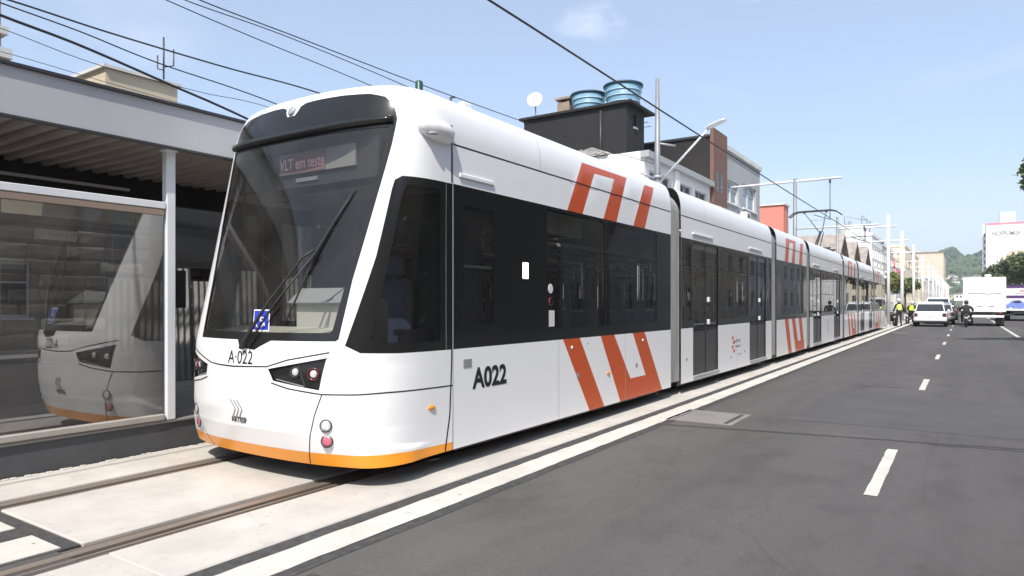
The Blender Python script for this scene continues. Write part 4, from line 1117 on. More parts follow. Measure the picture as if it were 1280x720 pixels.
for i in range(9):
    o = bpy.data.objects.new('metal_sheet', SHM); o.location = (-9.98 + (i % 2) * .03, 4.75 + i * .43, .32); o.scale = (1, 1, random.uniform(.86, 1.02)); o.rotation_euler = (random.uniform(-.02, .02), random.uniform(-.05, -.02), 0); COL.objects.link(o); adopt(o, fen)

# ------------------------------------------------------------------ building helper
def facade(mb, fn, w, h, wins, depth):
    """wall rectangle with real openings; fn(u, v, d) -> world, d = distance outwards"""
    us = sorted(set([0, w] + [t for a in wins for t in (a[0], a[1])])); vs = sorted(set([0, h] + [t for a in wins for t in (a[2], a[3])]))
    for i in range(len(us) - 1):
        for j in range(len(vs) - 1):
            cu, cv = (us[i] + us[i + 1]) / 2, (vs[j] + vs[j + 1]) / 2
            if any(a[0] < cu < a[1] and a[2] < cv < a[3] for a in wins): continue
            mb.quad(fn(us[i], vs[j], 0), fn(us[i + 1], vs[j], 0), fn(us[i + 1], vs[j + 1], 0), fn(us[i], vs[j + 1], 0))
    for (a, b, c, d) in wins:
        for (p, q_) in (((a, c), (b, c)), ((b, c), (b, d)), ((b, d), (a, d)), ((a, d), (a, c))):
            mb.quad(fn(p[0], p[1], 0), fn(p[0], p[1], -depth), fn(q_[0], q_[1], -depth), fn(q_[0], q_[1], 0))
def building(name, label, x0, x1, y0, y1, h, m, wins={}, cat='building', roofm='grey_metal', parapet=0.0, depth=.18, group=None, framem='frame_white', panem='pane', mull=True, z0=0.0):
    """wins: {'E': [(u0,u1,v0,v1)...] on the +X face (u along +Y), 'W': -X face (u along +Y), 'S': -Y face (u along +X)}"""
    e = empty(name, ((x0 + x1) / 2, (y0 + y1) / 2, z0), label, cat, group)
    mb = MB()
    FN = {'E': lambda u, v, d: Vector((x1 + d, y0 + u, z0 + v)), 'W': lambda u, v, d: Vector((x0 - d, y0 + u, z0 + v)), 'S': lambda u, v, d: Vector((x0 + u, y0 - d, z0 + v)), 'N': lambda u, v, d: Vector((x0 + u, y1 + d, z0 + v))}
    for k in 'EWSN':
        facade(mb, FN[k], (y1 - y0) if k in 'EW' else (x1 - x0), h, wins.get(k, []), depth)
    mb.quad((x0, y0, z0 + h), (x1, y0, z0 + h), (x1, y1, z0 + h), (x0, y1, z0 + h))
    mb.build('wall', m, e, fix=False)
    for k, L in wins.items():
        fn = FN[k]
        for (a, b, c, d) in L:
            f = MB(); t = .06
            def bx(u0, u1, v0, v1, d0, d1):
                vs = [fn(u, v, dd) for dd in (d0, d1) for v in (v0, v1) for u in (u0, u1)]
                f.add(vs, [(0, 1, 3, 2), (4, 6, 7, 5), (0, 4, 5, 1), (2, 3, 7, 6), (0, 2, 6, 4), (1, 5, 7, 3)])
            for z_ in ((a, a + t, c, d), (b - t, b, c, d), (a + t, b - t, c, c + t), (a + t, b - t, d - t, d)): bx(*z_, -depth + .01, -depth + .06)
            if mull:
                bx((a + b) / 2 - .025, (a + b) / 2 + .025, c + t, d - t, -depth + .015, -depth + .055)
                bx(a + t, b - t, c + (d - c) * .62, c + (d - c) * .62 + .04, -depth + .02, -depth + .05)
            bx(a - .06, b + .06, c - .09, c - .005, .002, .07)
            wo = f.build('window', framem, e)
            p = MB(); p.quad(fn(a + .01, c + .01, -depth + .012), fn(b - .01, c + .01, -depth + .012), fn(b - .01, d - .01, -depth + .012), fn(a + .01, d - .01, -depth + .012)); p.build('pane', panem, wo, fix=False)
    if parapet:
        p = MB(); t = .16; o_ = .10
        p.box(x0 - o_, x1 + o_, y0 - o_, y0 + t, z0 + h + .002, z0 + h + parapet); p.box(x0 - o_, x1 + o_, y1 - t, y1 + o_, z0 + h + .002, z0 + h + parapet)
        p.box(x0 - o_, x0 + t, y0 + t, y1 - t, z0 + h + .002, z0 + h + parapet); p.box(x1 - t, x1 + o_, y0 + t, y1 - t, z0 + h + .002, z0 + h + parapet)
        p.build('parapet', roofm, e)
    return e
def gridwins(w, h, nu, nv, ww, wh, v0, dv, u0=None):
    out_ = []; du = w / nu
    for j in range(nv):
        for i in range(nu):
            c = du * (i + .5) if u0 is None else u0 + du * i; out_.append((c - ww / 2, c + ww / 2, v0 + j * dv, v0 + j * dv + wh))
    return out_

# white corner house with tile roof
wh = building('corner_house', 'low white house with grey tiled roof and dark shutter openings behind the tram', -15.5, -9.5, 22.8, 30.35, 6.95, 'white_wall',
    {'E': [(.5, 2.7, 5.0, 6.35), (3.6, 5.2, 5.0, 6.35), (5.5, 7.2, 5.0, 6.35), (.6, 3.2, .3, 2.9), (4.0, 6.8, .3, 2.9)]}, framem='grey_metal')
q = MB(); q.box(-9.60, -9.28, 22.7, 30.34, 6.70, 6.93); q.build('cornice', 'grey_wall', wh)
q = MB(); q.box(-9.49, -9.38, 25.75, 26.15, 3.6, 6.69); q.build('pilaster', 'white_wall', wh)
q = MB(); q.add([(-15.7, 22.7, 6.97), (-10.9, 22.7, 6.97), (-10.9, 30.2, 6.97), (-15.7, 30.2, 6.97), (-12.6, 24.8, 7.75), (-12.6, 30.2, 7.75)], [(0, 1, 4), (1, 2, 5, 4), (0, 4, 5, 3), (0, 3, 2, 1)])
rf = q.build('roof', 'tile_roof', wh)
for i in range(15):
    xx = -15.5 + i * .32; k = (xx + 15.7) / 3.1 if xx < -12.6 else (-10.9 - xx) / 1.7
    t = MB(); t.tube([(xx, 22.68, 7.0), (xx, 22.7 + 2.1 * k, 7.0 + .78 * k)], .055, 5); t.build('tile_row', 'tile_roof', rf)
for i in range(15):
    y_ = 22.85 + i * .48; k = min(1, (y_ - 22.7) / 2.1)
    t = MB(); t.tube([(-10.88, y_, 7.0), (-10.9 - 1.7 * k, y_, 7.0 + .78 * k)], .055, 5); t.build('tile_row', 'tile_roof', rf)
# dark block with water tanks
bb = building('tank_building', 'tall black painted block with small slit window carrying blue water tanks', -17.2, -12.0, 26.9, 28.8, 10.05, 'black_wall', {'E': [(.75, 1.0, 9.2, 9.75)]}, framem='grey_metal', mull=False)
q = MB(); q.box(-17.4, -11.75, 26.75, 29.5, 10.053, 10.16); q.build('roof_slab', 'black_wall', bb)
ch = MB(); ch.box(-16.1, -15.45, 28.1, 28.8, 10.16, 11.0); ch.box(-16.18, -15.37, 28.02, 28.88, 11.12, 11.22)
for sx in (-16.05, -15.6): ch.box(sx, sx + .1, 28.15, 28.75, 11.0, 11.12)
cho = ch.build('chimney', 'gable_brown', bb)
def tank(x, y, z, r, label):
    e = empty('water_tank', (x, y, z), label, 'water tank', 'blue rooftop water tanks')
    h = r * 1.28
    mb = MB(); mb.lathe([(r * .78, 0), (r * .80, h * .05), (r * .98, h * .93)], (x, y, z), 28); mb.build('shell', 'tank_blue', e)
    for t in (.25, .48, .7):
        mb = MB(); rr = r * (.80 + .18 * t); mb.lathe([(rr, h * t - .03), (rr + .035, h * t - .015), (rr + .035, h * t + .015), (rr + .01, h * t + .03)], (x, y, z), 28, cap=False); mb.build('hoop', 'tank_band', e)
    mb = MB(); mb.lathe([(r * 1.03, h * .92), (r * 1.04, h * .99), (r * .9, h * 1.03), (r * .25, h * 1.12), (.01, h * 1.13)], (x, y, z), 28); mb.build('lid', 'tank_rim', e)
tank(-14.55, 28.3, 10.16, .80, 'blue plastic water tank nearer the chimney on the black block')
tank(-12.75, 28.2, 10.16, .86, 'larger blue plastic water tank at the edge of the black roof')
dish = empty('satellite_dish', (-17.0, 27.6, 10.16), 'round white satellite dish on a short mast on the black roof', 'satellite dish')
q = MB(); q.tube([(-17.0, 27.6, 10.16), (-17.0, 27.6, 10.95)], .035, 6); q.build('mast', 'grey_metal', dish)
q = MB(); q.lathe([(.02, .0), (.2, .025), (.36, .08), (.375, .088), (.36, .092), (.19, .036), (.02, .012)], (0, 0, 0), 24)
Md = Matrix.Translation((-17.0, 27.55, 11.15)) @ Vector((.35, -1, .25)).to_track_quat('Z', 'Y').to_matrix().to_4x4(); q.v = [tuple(Md @ Vector(v)) for v in q.v]; q.build('reflector', 'frame_white', dish)
q = MB(); q.tube([(-17.0, 27.5, 10.85), (-16.85, 27.1, 11.2)], .018, 5); q.build('feed_arm', 'dark_metal', dish)
# brick fronted building with black flank
br = building('brick_building', 'narrow brick fronted building with a long black flank wall', -16, -9.5, 30.4, 32.45, 9.0, 'black_wall', {}, cat='building')
q = MB(); q.box(-9.498, -9.34, 30.36, 32.48, 0, 9.38); bfo = q.build('brick_front', 'brick', br)
for (a, b) in ((30.75, 31.05), (31.4, 31.7)):
    q = MB(); q.box(-9.345, -9.33, a, b, 6.55, 7.5); q.build('slit_window', 'pane', br)
q = MB(); q.box(-9.345, -9.31, 30.5, 32.3, 5.2, 5.95); sgn = q.build('shop_sign', 'gable_brown', br)
for k_, zz in enumerate((5.85, 5.55, 5.26)): marks('lettering', lambda a, b: Vector((-9.30, 31.4 + a, zz + b)), 1.6, .17, 9, 'frame_white', sgn, k_)
q = MB(); q.box(-16, -9.5, 30.32, 30.48, 9.002, 9.10); q.build('coping', 'dark_metal', br)
# grey two-storey block
gb = building('grey_building', 'plain grey two storey block with wide white framed windows', -16, -9.5, 32.5, 39.3, 8.85, 'grey_wall',
    {'E': [(.35, 2.6, 6.42, 7.5), (3.3, 6.0, 6.45, 7.7), (.4, 3.0, .3, 2.8), (3.5, 6.2, .3, 2.8)]}, panem='pane_light', parapet=.22, roofm='dirty_white')
# brown tiled houses
def gable_house(name, label, x0, x1, y0, y1, eave, ridge, wallm, roofm, along='Y', wins={}, group=None):
    e = building(name, label, x0, x1, y0, y1, eave, wallm, wins, cat='house', group=group)
    q = MB(); o = .35
    if along == 'Y':
        xm = (x0 + x1) / 2
        q.prism([(x0 - o, eave - .12), (xm, ridge), (x1 + o, eave - .12), (x1 + o, eave + .02), (xm, ridge + .16), (x0 - o, eave + .02)], lambda a, b, d: Vector((a, d, b)), y0 - o, y1 + o)
        q.prism([(x0 + .01, eave), (xm, ridge - .02), (x1 - .01, eave)], lambda a, b, d: Vector((a, d, b)), y0 + .02, y1 - .02)
    else:
        ym = (y0 + y1) / 2
        q.prism([(y0 - .1, eave - .05), (ym, ridge), (y1 + .1, eave - .05), (y1 + .1, eave + .12), (ym, ridge + .2), (y0 - .1, eave + .12)], lambda a, b, d: Vector((d, a, b)), x0 - o, x1 + o)
    rf = q.build('roof', roofm, e)
    if along != 'Y':
        q = MB(); ym = (y0 + y1) / 2; q.prism([(y0 + .05, eave + .003), (ym, ridge - .05), (y1 - .05, eave + .003)], lambda a, b, d: Vector((d, a, b)), x0, x1 - .05); q.build('gable', 'gable_brown', e)
        for t in (.35, .7):
            q = MB(); q.box(x1 - .05, x1 + .03, ym - .08 - 1.2 * (1 - t), ym + .08 + 1.2 * (1 - t), eave + (ridge - eave) * t - .5, eave + (ridge - eave) * t - .2); q.build('vent', 'dark_metal', e)
    return e
gable_house('tiled_house', 'brown tiled house in front of the salmon block', -15, -9.6, 40.2, 50.5, 5.3, 6.7, 'dirty_white', 'brown_roof', 'Y', {'E': gridwins(10.3, 5, 4, 1, 1.2, 1.4, 3.2, 0)})
gable_house('tiled_house', 'brown tiled house below the pantograph', -15, -9.6, 51.5, 63.5, 5.2, 7.0, 'cream_wall', 'brown_roof', 'Y', {'E': gridwins(12, 5, 4, 1, 1.2, 1.4, 3.0, 0)})
building('salmon_block', 'plain salmon pink painted block rising above brown tiled roofs', -21, -10.9, 52.0, 53.6, 8.65, 'salmon', {}, parapet=.12, roofm='dirty_white')
for i, (a, lb) in enumerate(((65, 'nearest of the steep brown gabled sheds'), (74, 'middle one of the steep brown gabled sheds'), (83.5, 'farthest of the steep brown gabled sheds'))):
    gable_house('gabled_shed', lb, -18, -9.5, a, a + 8.6, 4.6, 7.7, 'gable_brown', 'shed_roof', 'X', {'E': [(2, 3.4, 1.5, 3), (5, 6.4, 1.5, 3)]}, 'brown gabled sheds')
wb = building('white_block', 'stepped white apartment block with dark windows and roof frames', -14, -9.5, 95, 108, 9.9, 'white_wall', {'E': gridwins(13, 9.9, 5, 3, 1.5, 1.4, 1.6, 2.8), 'S': gridwins(4.5, 9.9, 2, 2, 1.2, 1.3, 4.4, 2.8)}, parapet=.4, roofm='white_wall')
q = MB(); q.box(-13.2, -10.8, 97, 106, 9.9, 11.6); q.build('penthouse', 'white_wall', wb)
q = MB()
for (xx, yy) in ((-13, 98), (-13, 104), (-11, 98), (-11, 104)): q.tube([(xx, yy, 11.6), (xx, yy, 13.6)], .07, 5)
q.tube([(-13, 98, 12.8), (-11, 104, 12.8)], .05, 5); q.tube([(-11, 98, 12.8), (-11, 104, 12.8)], .05, 5); q.build('roof_frame', 'grey_metal', wb)
wb2 = building('white_block', 'lower white apartment block behind the first tall pole', -15, -9.6, 109, 127, 9.6, 'dirty_white', {'E': gridwins(18, 9, 6, 3, 1.6, 1.3, 1.8, 2.8), 'S': gridwins(5.4, 9, 2, 2, 1.6, 1.3, 4.6, 2.8)}, parapet=.5, roofm='white_wall')
pk = building('pink_shop', 'low shop with a bright pink painted upper wall', -16, -9.3, 127.5, 147, 7.2, 'dirty_white', {'E': gridwins(19.5, 6, 5, 1, 2.0, 2.2, .4, 0)}, parapet=.3, roofm='dirty_white')
q = MB(); q.box(-9.29, -9.2, 128, 146, 4.2, 7.1); pks = q.build('pink_panel', 'pink', pk)
marks('lettering', lambda a, b: Vector((-9.18, 137 + a, 5.6 + b)), 12, 1.5, 9, 'frame_white', pks, 5)
q = MB(); q.box(-16, -9.35, 127.4, 127.49, 5.0, 8.9); q.build('pink_gable', 'pink', pk)
building('cream_block', 'plain cream block standing left of the peach one', -26, -9.4, 150, 196, 12.3, 'cream_wall', {'E': gridwins(46, 12, 10, 3, 1.8, 1.5, 1.6, 3.5)}, parapet=.5, roofm='cream_wall')
building('peach_block', 'big windowless peach coloured block at the end of the street', -22, -8.9, 420, 470, 27.6, 'peach_wall', {'E': gridwins(50, 27, 8, 6, 2, 1.6, 2, 4)}, parapet=.9, roofm='brown_roof')
far_labels = ['low cream shop just past the long cream block', 'low pale shop with an upper row of windows, past the cream shop', 'white two storey shop half way to the peach block', 'narrow ochre house among the white shops', 'last white shop before the peach block']
yy = 200
for i, lb in enumerate(far_labels):
    L = [34, 40, 46, 28, 56][i]; hh = [7.5, 8.8, 10.2, 9.0, 12.0][i]
    building('far_shop', lb, -22, -9.4, yy, yy + L - .6, hh, ['cream_wall', 'dirty_white', 'white_wall', 'beige_wall', 'white_wall'][i], {'E': gridwins(L - .6, hh, 6, 2, 2.2, 1.6, 1.2, 3.4)}, parapet=.4, roofm='dirty_white', group='shops far along the left side'); yy += L
# near left background: beige block and a brown one behind the shelter roof
be = building('beige_building', 'beige plastered block showing above the shelter roof, whip antenna on top', -32, -22, 10.5, 12.8, 8.75, 'beige_wall', {}, parapet=.10, roofm='dirty_white')
q = MB(); q.tube([(-22.3, 12.5, 8.85), (-22.3, 12.5, 10.4)], .03, 5); q.tube([(-22.3, 12.5, 9.4), (-22.05, 12.7, 9.45), (-22.05, 12.7, 10.0)], .025, 5); q.tube([(-22.3, 12.5, 9.3), (-22.5, 12.4, 9.35), (-22.5, 12.4, 9.8)], .025, 5); q.build('antenna', 'dark_metal', be)
bk = building('brown_tower', 'brown brick tower with white cornice cut by the left picture edge', -24, -16.55, 4.0, 5.85, 13.0, 'gable_brown', {}, cat='building')
q = MB(); q.box(-24.2, -16.4, 3.8, 6.0, 6.55, 6.75); q.box(-24.2, -16.45, 3.85, 5.95, 7.05, 7.2); q.build('cornice', 'dirty_white', bk)

random.seed(17)
def roof_clutter(e, x0, x1, y0, y1, z, n):
    for k in range(n):
        xx = random.uniform(x0 + .6, x1 - .8); yy = random.uniform(y0 + .8, y1 - 1.2); w = random.uniform(.5, 1.4); h_ = random.uniform(.5, 1.6)
        if k % 3 == 2:
            c_ = MB(); c_.tube([(xx, yy, z), (xx, yy, z + h_ + 1.6)], .035, 5); c_.tube([(xx - .5, yy, z + h_ + 1.2), (xx + .5, yy, z + h_ + 1.2)], .02, 5); c_.tube([(xx - .35, yy, z + h_ + 1.45), (xx + .35, yy, z + h_ + 1.45)], .02, 5); c_.build('antenna', 'dark_metal', e)
        elif k % 3 == 1:
            c_ = MB(); c_.lathe([(w * .5, 0), (w * .6, h_ * .8), (w * .62, h_ * .85), (.05, h_)], (xx, yy, z + .01), 12); c_.build('roof_tank', random.choice(['tank_blue', 'dirty_white', 'grey_wall']), e)
        else:
            c_ = MB(); c_.cbox(xx - w, xx + w, yy - w * .8, yy + w * .8, z + .01, z + .01 + h_, .03); c_.build('roof_hut', random.choice(['white_wall', 'dirty_white', 'beige_wall', 'gable_brown']), e)
def wall_units(e, x, ys, z):
    for yy in ys:
        c_ = MB(); c_.cbox(x + .002, x + .34, yy, yy + .8, z, z + .55, .02); a_ = c_.build('air_conditioner', 'dirty_white', e)
        c_ = MB(); c_.lathe([(.2, .002), (.2, .01)], (x + .34, yy + .4, z + .28), 14, 'X'); c_.build('fan_grille', 'dark_metal', a_)
for e_, b_ in ((wb, (-14, -9.5, 95, 108, 9.9)), (wb2, (-15, -9.6, 109, 127, 9.6)), (pk, (-16, -9.3, 127.5, 147, 7.2))): roof_clutter(e_, b_[0], b_[1], b_[2], b_[3], b_[4], 7)
roof_clutter(gb, -16, -9.8, 32.8, 39, 8.85, 3)
wall_units(gb, -9.5, (35.25,), 5.6); wall_units(wh, -9.5, (26.6, ), 4.2); wall_units(wb, -9.5, (97, 101.5, 105), 6.1); wall_units(wb2, -9.6, (112, 118, 124), 5.6)
c_ = MB(); c_.tube([(-9.44, 32.62, 0), (-9.44, 32.62, 8.8)], .05, 8); c_.build('drain_pipe', 'dirty_white', gb)
c_ = MB(); c_.tube([(-13.2, 26.84, 6.9), (-13.2, 26.84, 9.9)], .05, 8); c_.build('drain_pipe', 'dark_metal', bb)
c_ = MB(); c_.tube([(-14.55, 27.9, 10.2), (-14.55, 27.4, 10.22), (-12.75, 27.3, 10.22), (-12.75, 27.8, 10.2)], .03, 6); c_.build('water_pipe', 'dirty_white', bb)
# ------------------------------------------------------------------ right side of the street
rb = [(-24, -4, 9.0, 'beige_wall', 'beige three storey building across the street behind the camera'), (-3.5, 12, 6.5, 'gable_brown', 'low brown shop across the street beside the camera'),
      (12.5, 30, 10.5, 'black_wall', 'unseen three storey building opposite the first tram modules, darkened for its window reflections'), (30.5, 44, 7.0, 'grey_wall', 'grey two storey shop opposite the middle of the tram'),
      (44.5, 66, 11.5, 'beige_wall', 'beige four storey building opposite the tram tail'), (66.5, 92, 8.0, 'dirty_white', 'pale two storey shop past the cream building'), (93, 130, 10, 'beige_wall', 'long beige building on the right before the trees')]
for a, b, h, m, lb in rb:  # unseen near fronts made dark and sparsely windowed to dim the tram's reflections
    n = int((b - a) / (5.5 if a < 20 else 3.2)); fl_ = int(h / 3.2)
    building('street_building', lb, 9.5, 22, a, b, h, m, {'W': gridwins(b - a, h, n, 1 if a < 40 else fl_, 1.5, 1.6, 1.1, 3.1), 'S': gridwins(12.5, h, 3, fl_, 1.4, 1.5, 1.1, 3.1)}, parapet=.5, roofm='dirty_white', group='buildings along the right side')
tw = building('white_tower', 'tall white blank walled tower with faded lettering near its top', 9.2, 32, 420, 445, 41.0, 'white_wall', {'W': gridwins(25, 40, 4, 11, 2, 1.6, 3, 3.4)}, parapet=1.0, roofm='pink', depth=.3)
q = MB(); q.box(15.2, 21.5, 424, 436, 42, 47.5); q.build('lift_house', 'white_wall', tw)
q = MB(); q.box(7.8, 9.1, 421, 424, 0, 41.5); q.build('stair_fin', 'white_wall', tw)
for k in range(9): 
    q = MB(); q.box(8.4, 9.19, 419.2, 420.9, 8 + k * 3.4, 9.6 + k * 3.4); q.build('balcony', 'dark_metal', tw)
text_obj('NOFPUMIIA', 3.0, lambda a, b: Vector((17.6 + a, 419.9, 36.4 + b)), 'letter_grey', tw, 'lettering', .05, 0, .74)
ob = building('old_building', 'cream old commercial building with stepped pediments above the street trees', 10.2, 30, 262, 284, 15.6, 'cream_wall', {'S': gridwins(18.4, 15, 6, 3, 1.4, 2.2, 2, 4.2), 'W': gridwins(22, 15, 6, 3, 1.4, 2.2, 2, 4.2)}, parapet=.7, roofm='cream_wall')
for (a, b, c) in ((11, 17, 1.6), (19.5, 26, 1.4)):
    q = MB(); q.prism([(a, 16.3), (a, 16.9), ((a + b) / 2 - 1.4, 16.3 + c), ((a + b) / 2 + 1.4, 16.3 + c), (b, 16.9), (b, 16.3)], lambda x_, z_, d: Vector((x_, d, z_)), 261.7, 262.2); q.build('pediment', 'beige_wall', ob)

# ------------------------------------------------------------------ hill with houses
hl = MB(); nx, ny = 90, 40
def hill_h(x, y):
    t = max(0.0, min(1.0, (y - 620) / 560)); t = t * t * (3 - 2 * t)
    base = 57 + 5 * math.sin(x * .021 + 1) + 4 * math.sin(x * .06) + 3 * math.sin(x * .13 + y * .05)
    bump = 21 * math.exp(-abs((x + 20) / 15) ** 3) + 6 * math.exp(-((x - 30) / 12) ** 2)
    return t * base + max(0, min(1, (y - 900) / 280)) * bump + 1.5 * math.sin(x * .4 + y * .21) * t
for j in range(ny + 1):
    for i in range(nx + 1):
        x_ = -260 + 520 * i / nx; y_ = 600 + 800 * j / ny; hl.v.append((x_, y_, hill_h(x_, y_) - 1))
hl.smooth = True
for j in range(ny):
    for i in range(nx): hl.face([j * (nx + 1) + i, j * (nx + 1) + i + 1, (j + 1) * (nx + 1) + i + 1, (j + 1) * (nx + 1) + i])
hlo = hl.build('hill', 'hill_green'); hlo['kind'] = 'structure'
# woodland on the hill reads as one mass of crowns
wd = MB(); random.seed(11)
for i in range(2600):
    x_ = random.uniform(-70, 70); y_ = random.uniform(760, 1230); z_ = hill_h(x_, y_); r = random.uniform(1.6, 3.4)
    b = len(wd.v); rings = [(0.0, 1.5), (.75, 1.15), (1.0, .5), (.8, -.2)]
    wd.v.append((x_, y_, z_ + r * rings[0][1]))
    for (a, h_) in rings[1:]:
        for k in range(6):
            an = k * PI / 3 + i; rr = r * a * random.uniform(.75, 1.2); wd.v.append((x_ + rr * math.cos(an), y_ + rr * math.sin(an), z_ + r * h_ * random.uniform(.85, 1.15)))
    for k in range(6): wd.face([b, b + 1 + k, b + 1 + (k + 1) % 6])
    for l in range(2):
        for k in range(6): wd.face([b + 1 + l * 6 + k, b + 7 + l * 6 + k, b + 7 + l * 6 + (k + 1) % 6, b + 1 + l * 6 + (k + 1) % 6])
wdo = wd.build('hillside_wood', 'hill_green'); tag(wdo, 'green woodland covering the far hill', 'wood', kind='stuff')
hm = []
for k, (m, rfm) in enumerate((('white_wall', 'brown_roof'), ('dirty_white', 'tile_roof'), ('cream_wall', 'brown_roof'))):
    mb = MB(); mb.box(-3.2, 3.2, -3, 3, -3, 3.2); mb.cur = 1
    mb.prism([(-3.5, 3.2), (0, 4.6), (3.5, 3.2)], lambda a, b, d: Vector((a, d, b)), -3.3, 3.3); mb.cur = 2
    for xx in (-1.8, .6): mb.box(xx, xx + 1.2, -3.04, -3.001, .6, 1.9)
    hm.append(mb.mesh('hillside_house', [m, rfm, 'pane']))
random.seed(5)
for i in range(46):
    x_ = random.uniform(-34, 42); y_ = random.uniform(690, 905)
    o = bpy.data.objects.new('hillside_house', hm[i % 3]); o.location = (x_, y_, hill_h(x_, y_) + 1.0); o.rotation_euler = (0, 0, random.uniform(-.5, .5)); s_ = random.uniform(.7, 1.15); o.scale = (s_, s_, s_); COL.objects.link(o)
    tag(o, 'small pale house on the lower slope of the far green hill', 'house', 'hillside houses')

# ------------------------------------------------------------------ poles, lamps, catenary
def thing_tube(name, label, cat, path, r, m, n=8, group=None):
    mb = MB(); mb.tube(path, r, n); o = mb.build(name, m); tag(o, label, cat, group); return o
lp = empty('street_lamp', (-7.5, 19.0, .3), 'tall grey tapered pole with slanted lamp arm behind the first tram joint', 'street lamp')
q = MB(); q.tube([(-7.5, 19, .3), (-7.5, 19, 5.2), (-7.5, 19, 8.1)], [.13, .095, .055], 12); q.build('pole', 'pole_grey', lp)
q = MB(); q.tube([(-7.42, 19, 5.05), (-5.95, 19, 6.45)], [.035, .03], 8); arm = q.build('arm', 'shelter_white', lp)
q = MB(); q.loft([[(-6.05 + t * .55 * 1.0 + a * 0, 19 + w * math.cos(k * PI / 4), 6.44 + t * .16 + .05 * math.sin(k * PI / 4)) for k in range(8)] for t, w, a in ((0, .05, 0), (.2, .13, 0), (.75, .15, 0), (1, .07, 0))]); q.build('lamp_head', 'shelter_white', lp)
for zz in (5.0, 5.2):
    q = MB(); q.lathe([(.13, -.04), (.13, .04)], (-7.5, 19, zz), 12); q.build('clamp', 'grey_metal', lp)
for a_, b_ in (((-7.5, 19, 5.12), (-7.85, 18.6, 5.3)), ((-7.5, 19, 6.2), (-7.1, 19.4, 6.15))):
    q = MB(); q.tube([a_, b_], .03, 6); q.build('bracket', 'grey_metal', lp)
def mast(x, y, z, label, arm0, arm1, m='pole_white', r=.11, armz=None, group='catenary masts', drop=True):
    e = empty('catenary_mast', (x, y, 0), label, 'mast', group)
    mb = MB(); mb.tube([(x, y, 0), (x, y, z)], [r, r * .8], 10); mb.build('pole', m, e)
    mb = MB(); mb.lathe([(r * 2, 0), (r * 2, .03), (r * 1.2, .05), (r * 1.1, .2)], (x, y, .0), 10); mb.build('base_plate', 'grey_metal', e)
    az = armz or z - .3
    mb = MB(); mb.tube([(arm0, y, az), (arm1, y, az)], .055, 8); a = mb.build('arm', m if m == 'pole_white' else 'shelter_white', e)
    if drop:
        mb = MB(); mb.tube([(XC, y, az), (XC, y, 5.32)], .018, 5); mb.tube([(XC - .7, y, 5.6), (XC, y, 5.34)], .016, 5); mb.lathe([(.03, 0), (.06, .04), (.03, .08), (.06, .12), (.03, .16)], (XC, y, az - .22), 8); mb.build('dropper', 'dark_metal', e)
    return e
mast(-6.62, 34.0, 7.35, 'grey catenary mast with a long pale crossbeam reaching over the tram', -12.6, -4.62, 'pole_grey', .10, 7.22)
mast(-6.62, 46.8, 6.9, 'grey catenary mast whose crossbeam shows just past the pantograph', -9.0, -4.3, 'pole_grey', .09, 6.3)
ml = ['white catenary mast right behind the tail of the tram', 'tall white catenary mast, second after the tram', 'tall white catenary mast, third after the tram', 'fourth white catenary mast after the tram', 'fifth white catenary mast after the tram']
yy = 47.2
for i in range(14):
    y_ = [47.4, 58.5, 72.5, 88.5, 104][i] if i < 5 else 104 + 15.5 * (i - 4)
    mast(-3.86, y_, 6.9, ml[i] if i < 5 else ['sixth', 'seventh', 'eighth', 'ninth', 'tenth', 'eleventh', 'twelfth', 'thirteenth', 'last'][i - 5] + ' white catenary mast counting away from the tram', -6.6, -3.4, 'pole_white', 0.125 if i in (1, 2, 3) else .10, 6.2, 'white catenary masts')
# contact wire and span wires
thing_tube('contact_wire', 'thick black contact wire running above the tram towards the pantograph', 'wire', [(XC + .05, y_, 5.36 + .02 * math.sin(y_)) for y_ in (-8, 0, 8, 16, 24, 34, 47, 58.5, 72.5, 88.5, 104, 150, 240)], .016, 'cable', 6)
CNT = [0]
up = empty('utility_pole', (-9.35, 16.3, 0), 'wooden utility pole behind the tram that carries the overhead cables', 'utility pole')
q = MB(); q.tube([(-9.35, 16.3, 0), (-9.35, 16.3, 5.5)], [.14, .11], 10); q.build('post', 'bark', up)
q = MB(); q.cbox(-9.95, -8.75, 16.15, 16.23, 5.2, 5.32, .01); q.build('cross_arm', 'bark', up)
def wire(label, pts, r, X=None, m='cable', n=26, cat='cable', group='overhead cables'):
    """pts: [(x, y, z)] smoothly joined (Catmull-Rom)"""
    P = [Vector(p) for p in pts]
    P = [P[0] + (P[0] - P[1]) * 4] + P
    if P[-1].x < -8: P.append(Vector((-9.3, 16.2, 5.25 + .12 * (CNT[0] % 3 - 1)))); CNT[0] += 1
    P = [P[0] * 2 - P[1]] + P + [P[-1] * 2 - P[-2]]; out_ = []
    for i in range(1, len(P) - 2):
        for k in range(n):
            t = k / n; a, b, c, d = P[i - 1], P[i], P[i + 1], P[i + 2]
            out_.append(.5 * ((2 * b) + (-a + c) * t + (2 * a - 5 * b + 4 * c - d) * t * t + (-a + 3 * b - 3 * c + d) * t ** 3))
    out_.append(P[-2])
    mb = MB(); mb.tube(out_, r, 5); o = mb.build('cable', m); tag(o, label, cat, group); return o
wire('uppermost black cable at far left, ending over the tram roof', [(-9.0, 2.34, 4.9), (-9.0, 3.26, 4.93), (-9.0, 4.37, 4.92), (-9.0, 5.94, 4.95), (-9.0, 7.72, 5.02), (-9.0, 11.12, 4.97)], 0.012)
wire('second black cable at far left, just below the uppermost', [(-9.0, 2.34, 4.93), (-9.0, 3.17, 4.87), (-9.0, 4.0, 4.82), (-9.0, 4.99, 4.72), (-9.0, 6.84, 4.63), (-9.0, 10.12, 4.25)], 0.009)
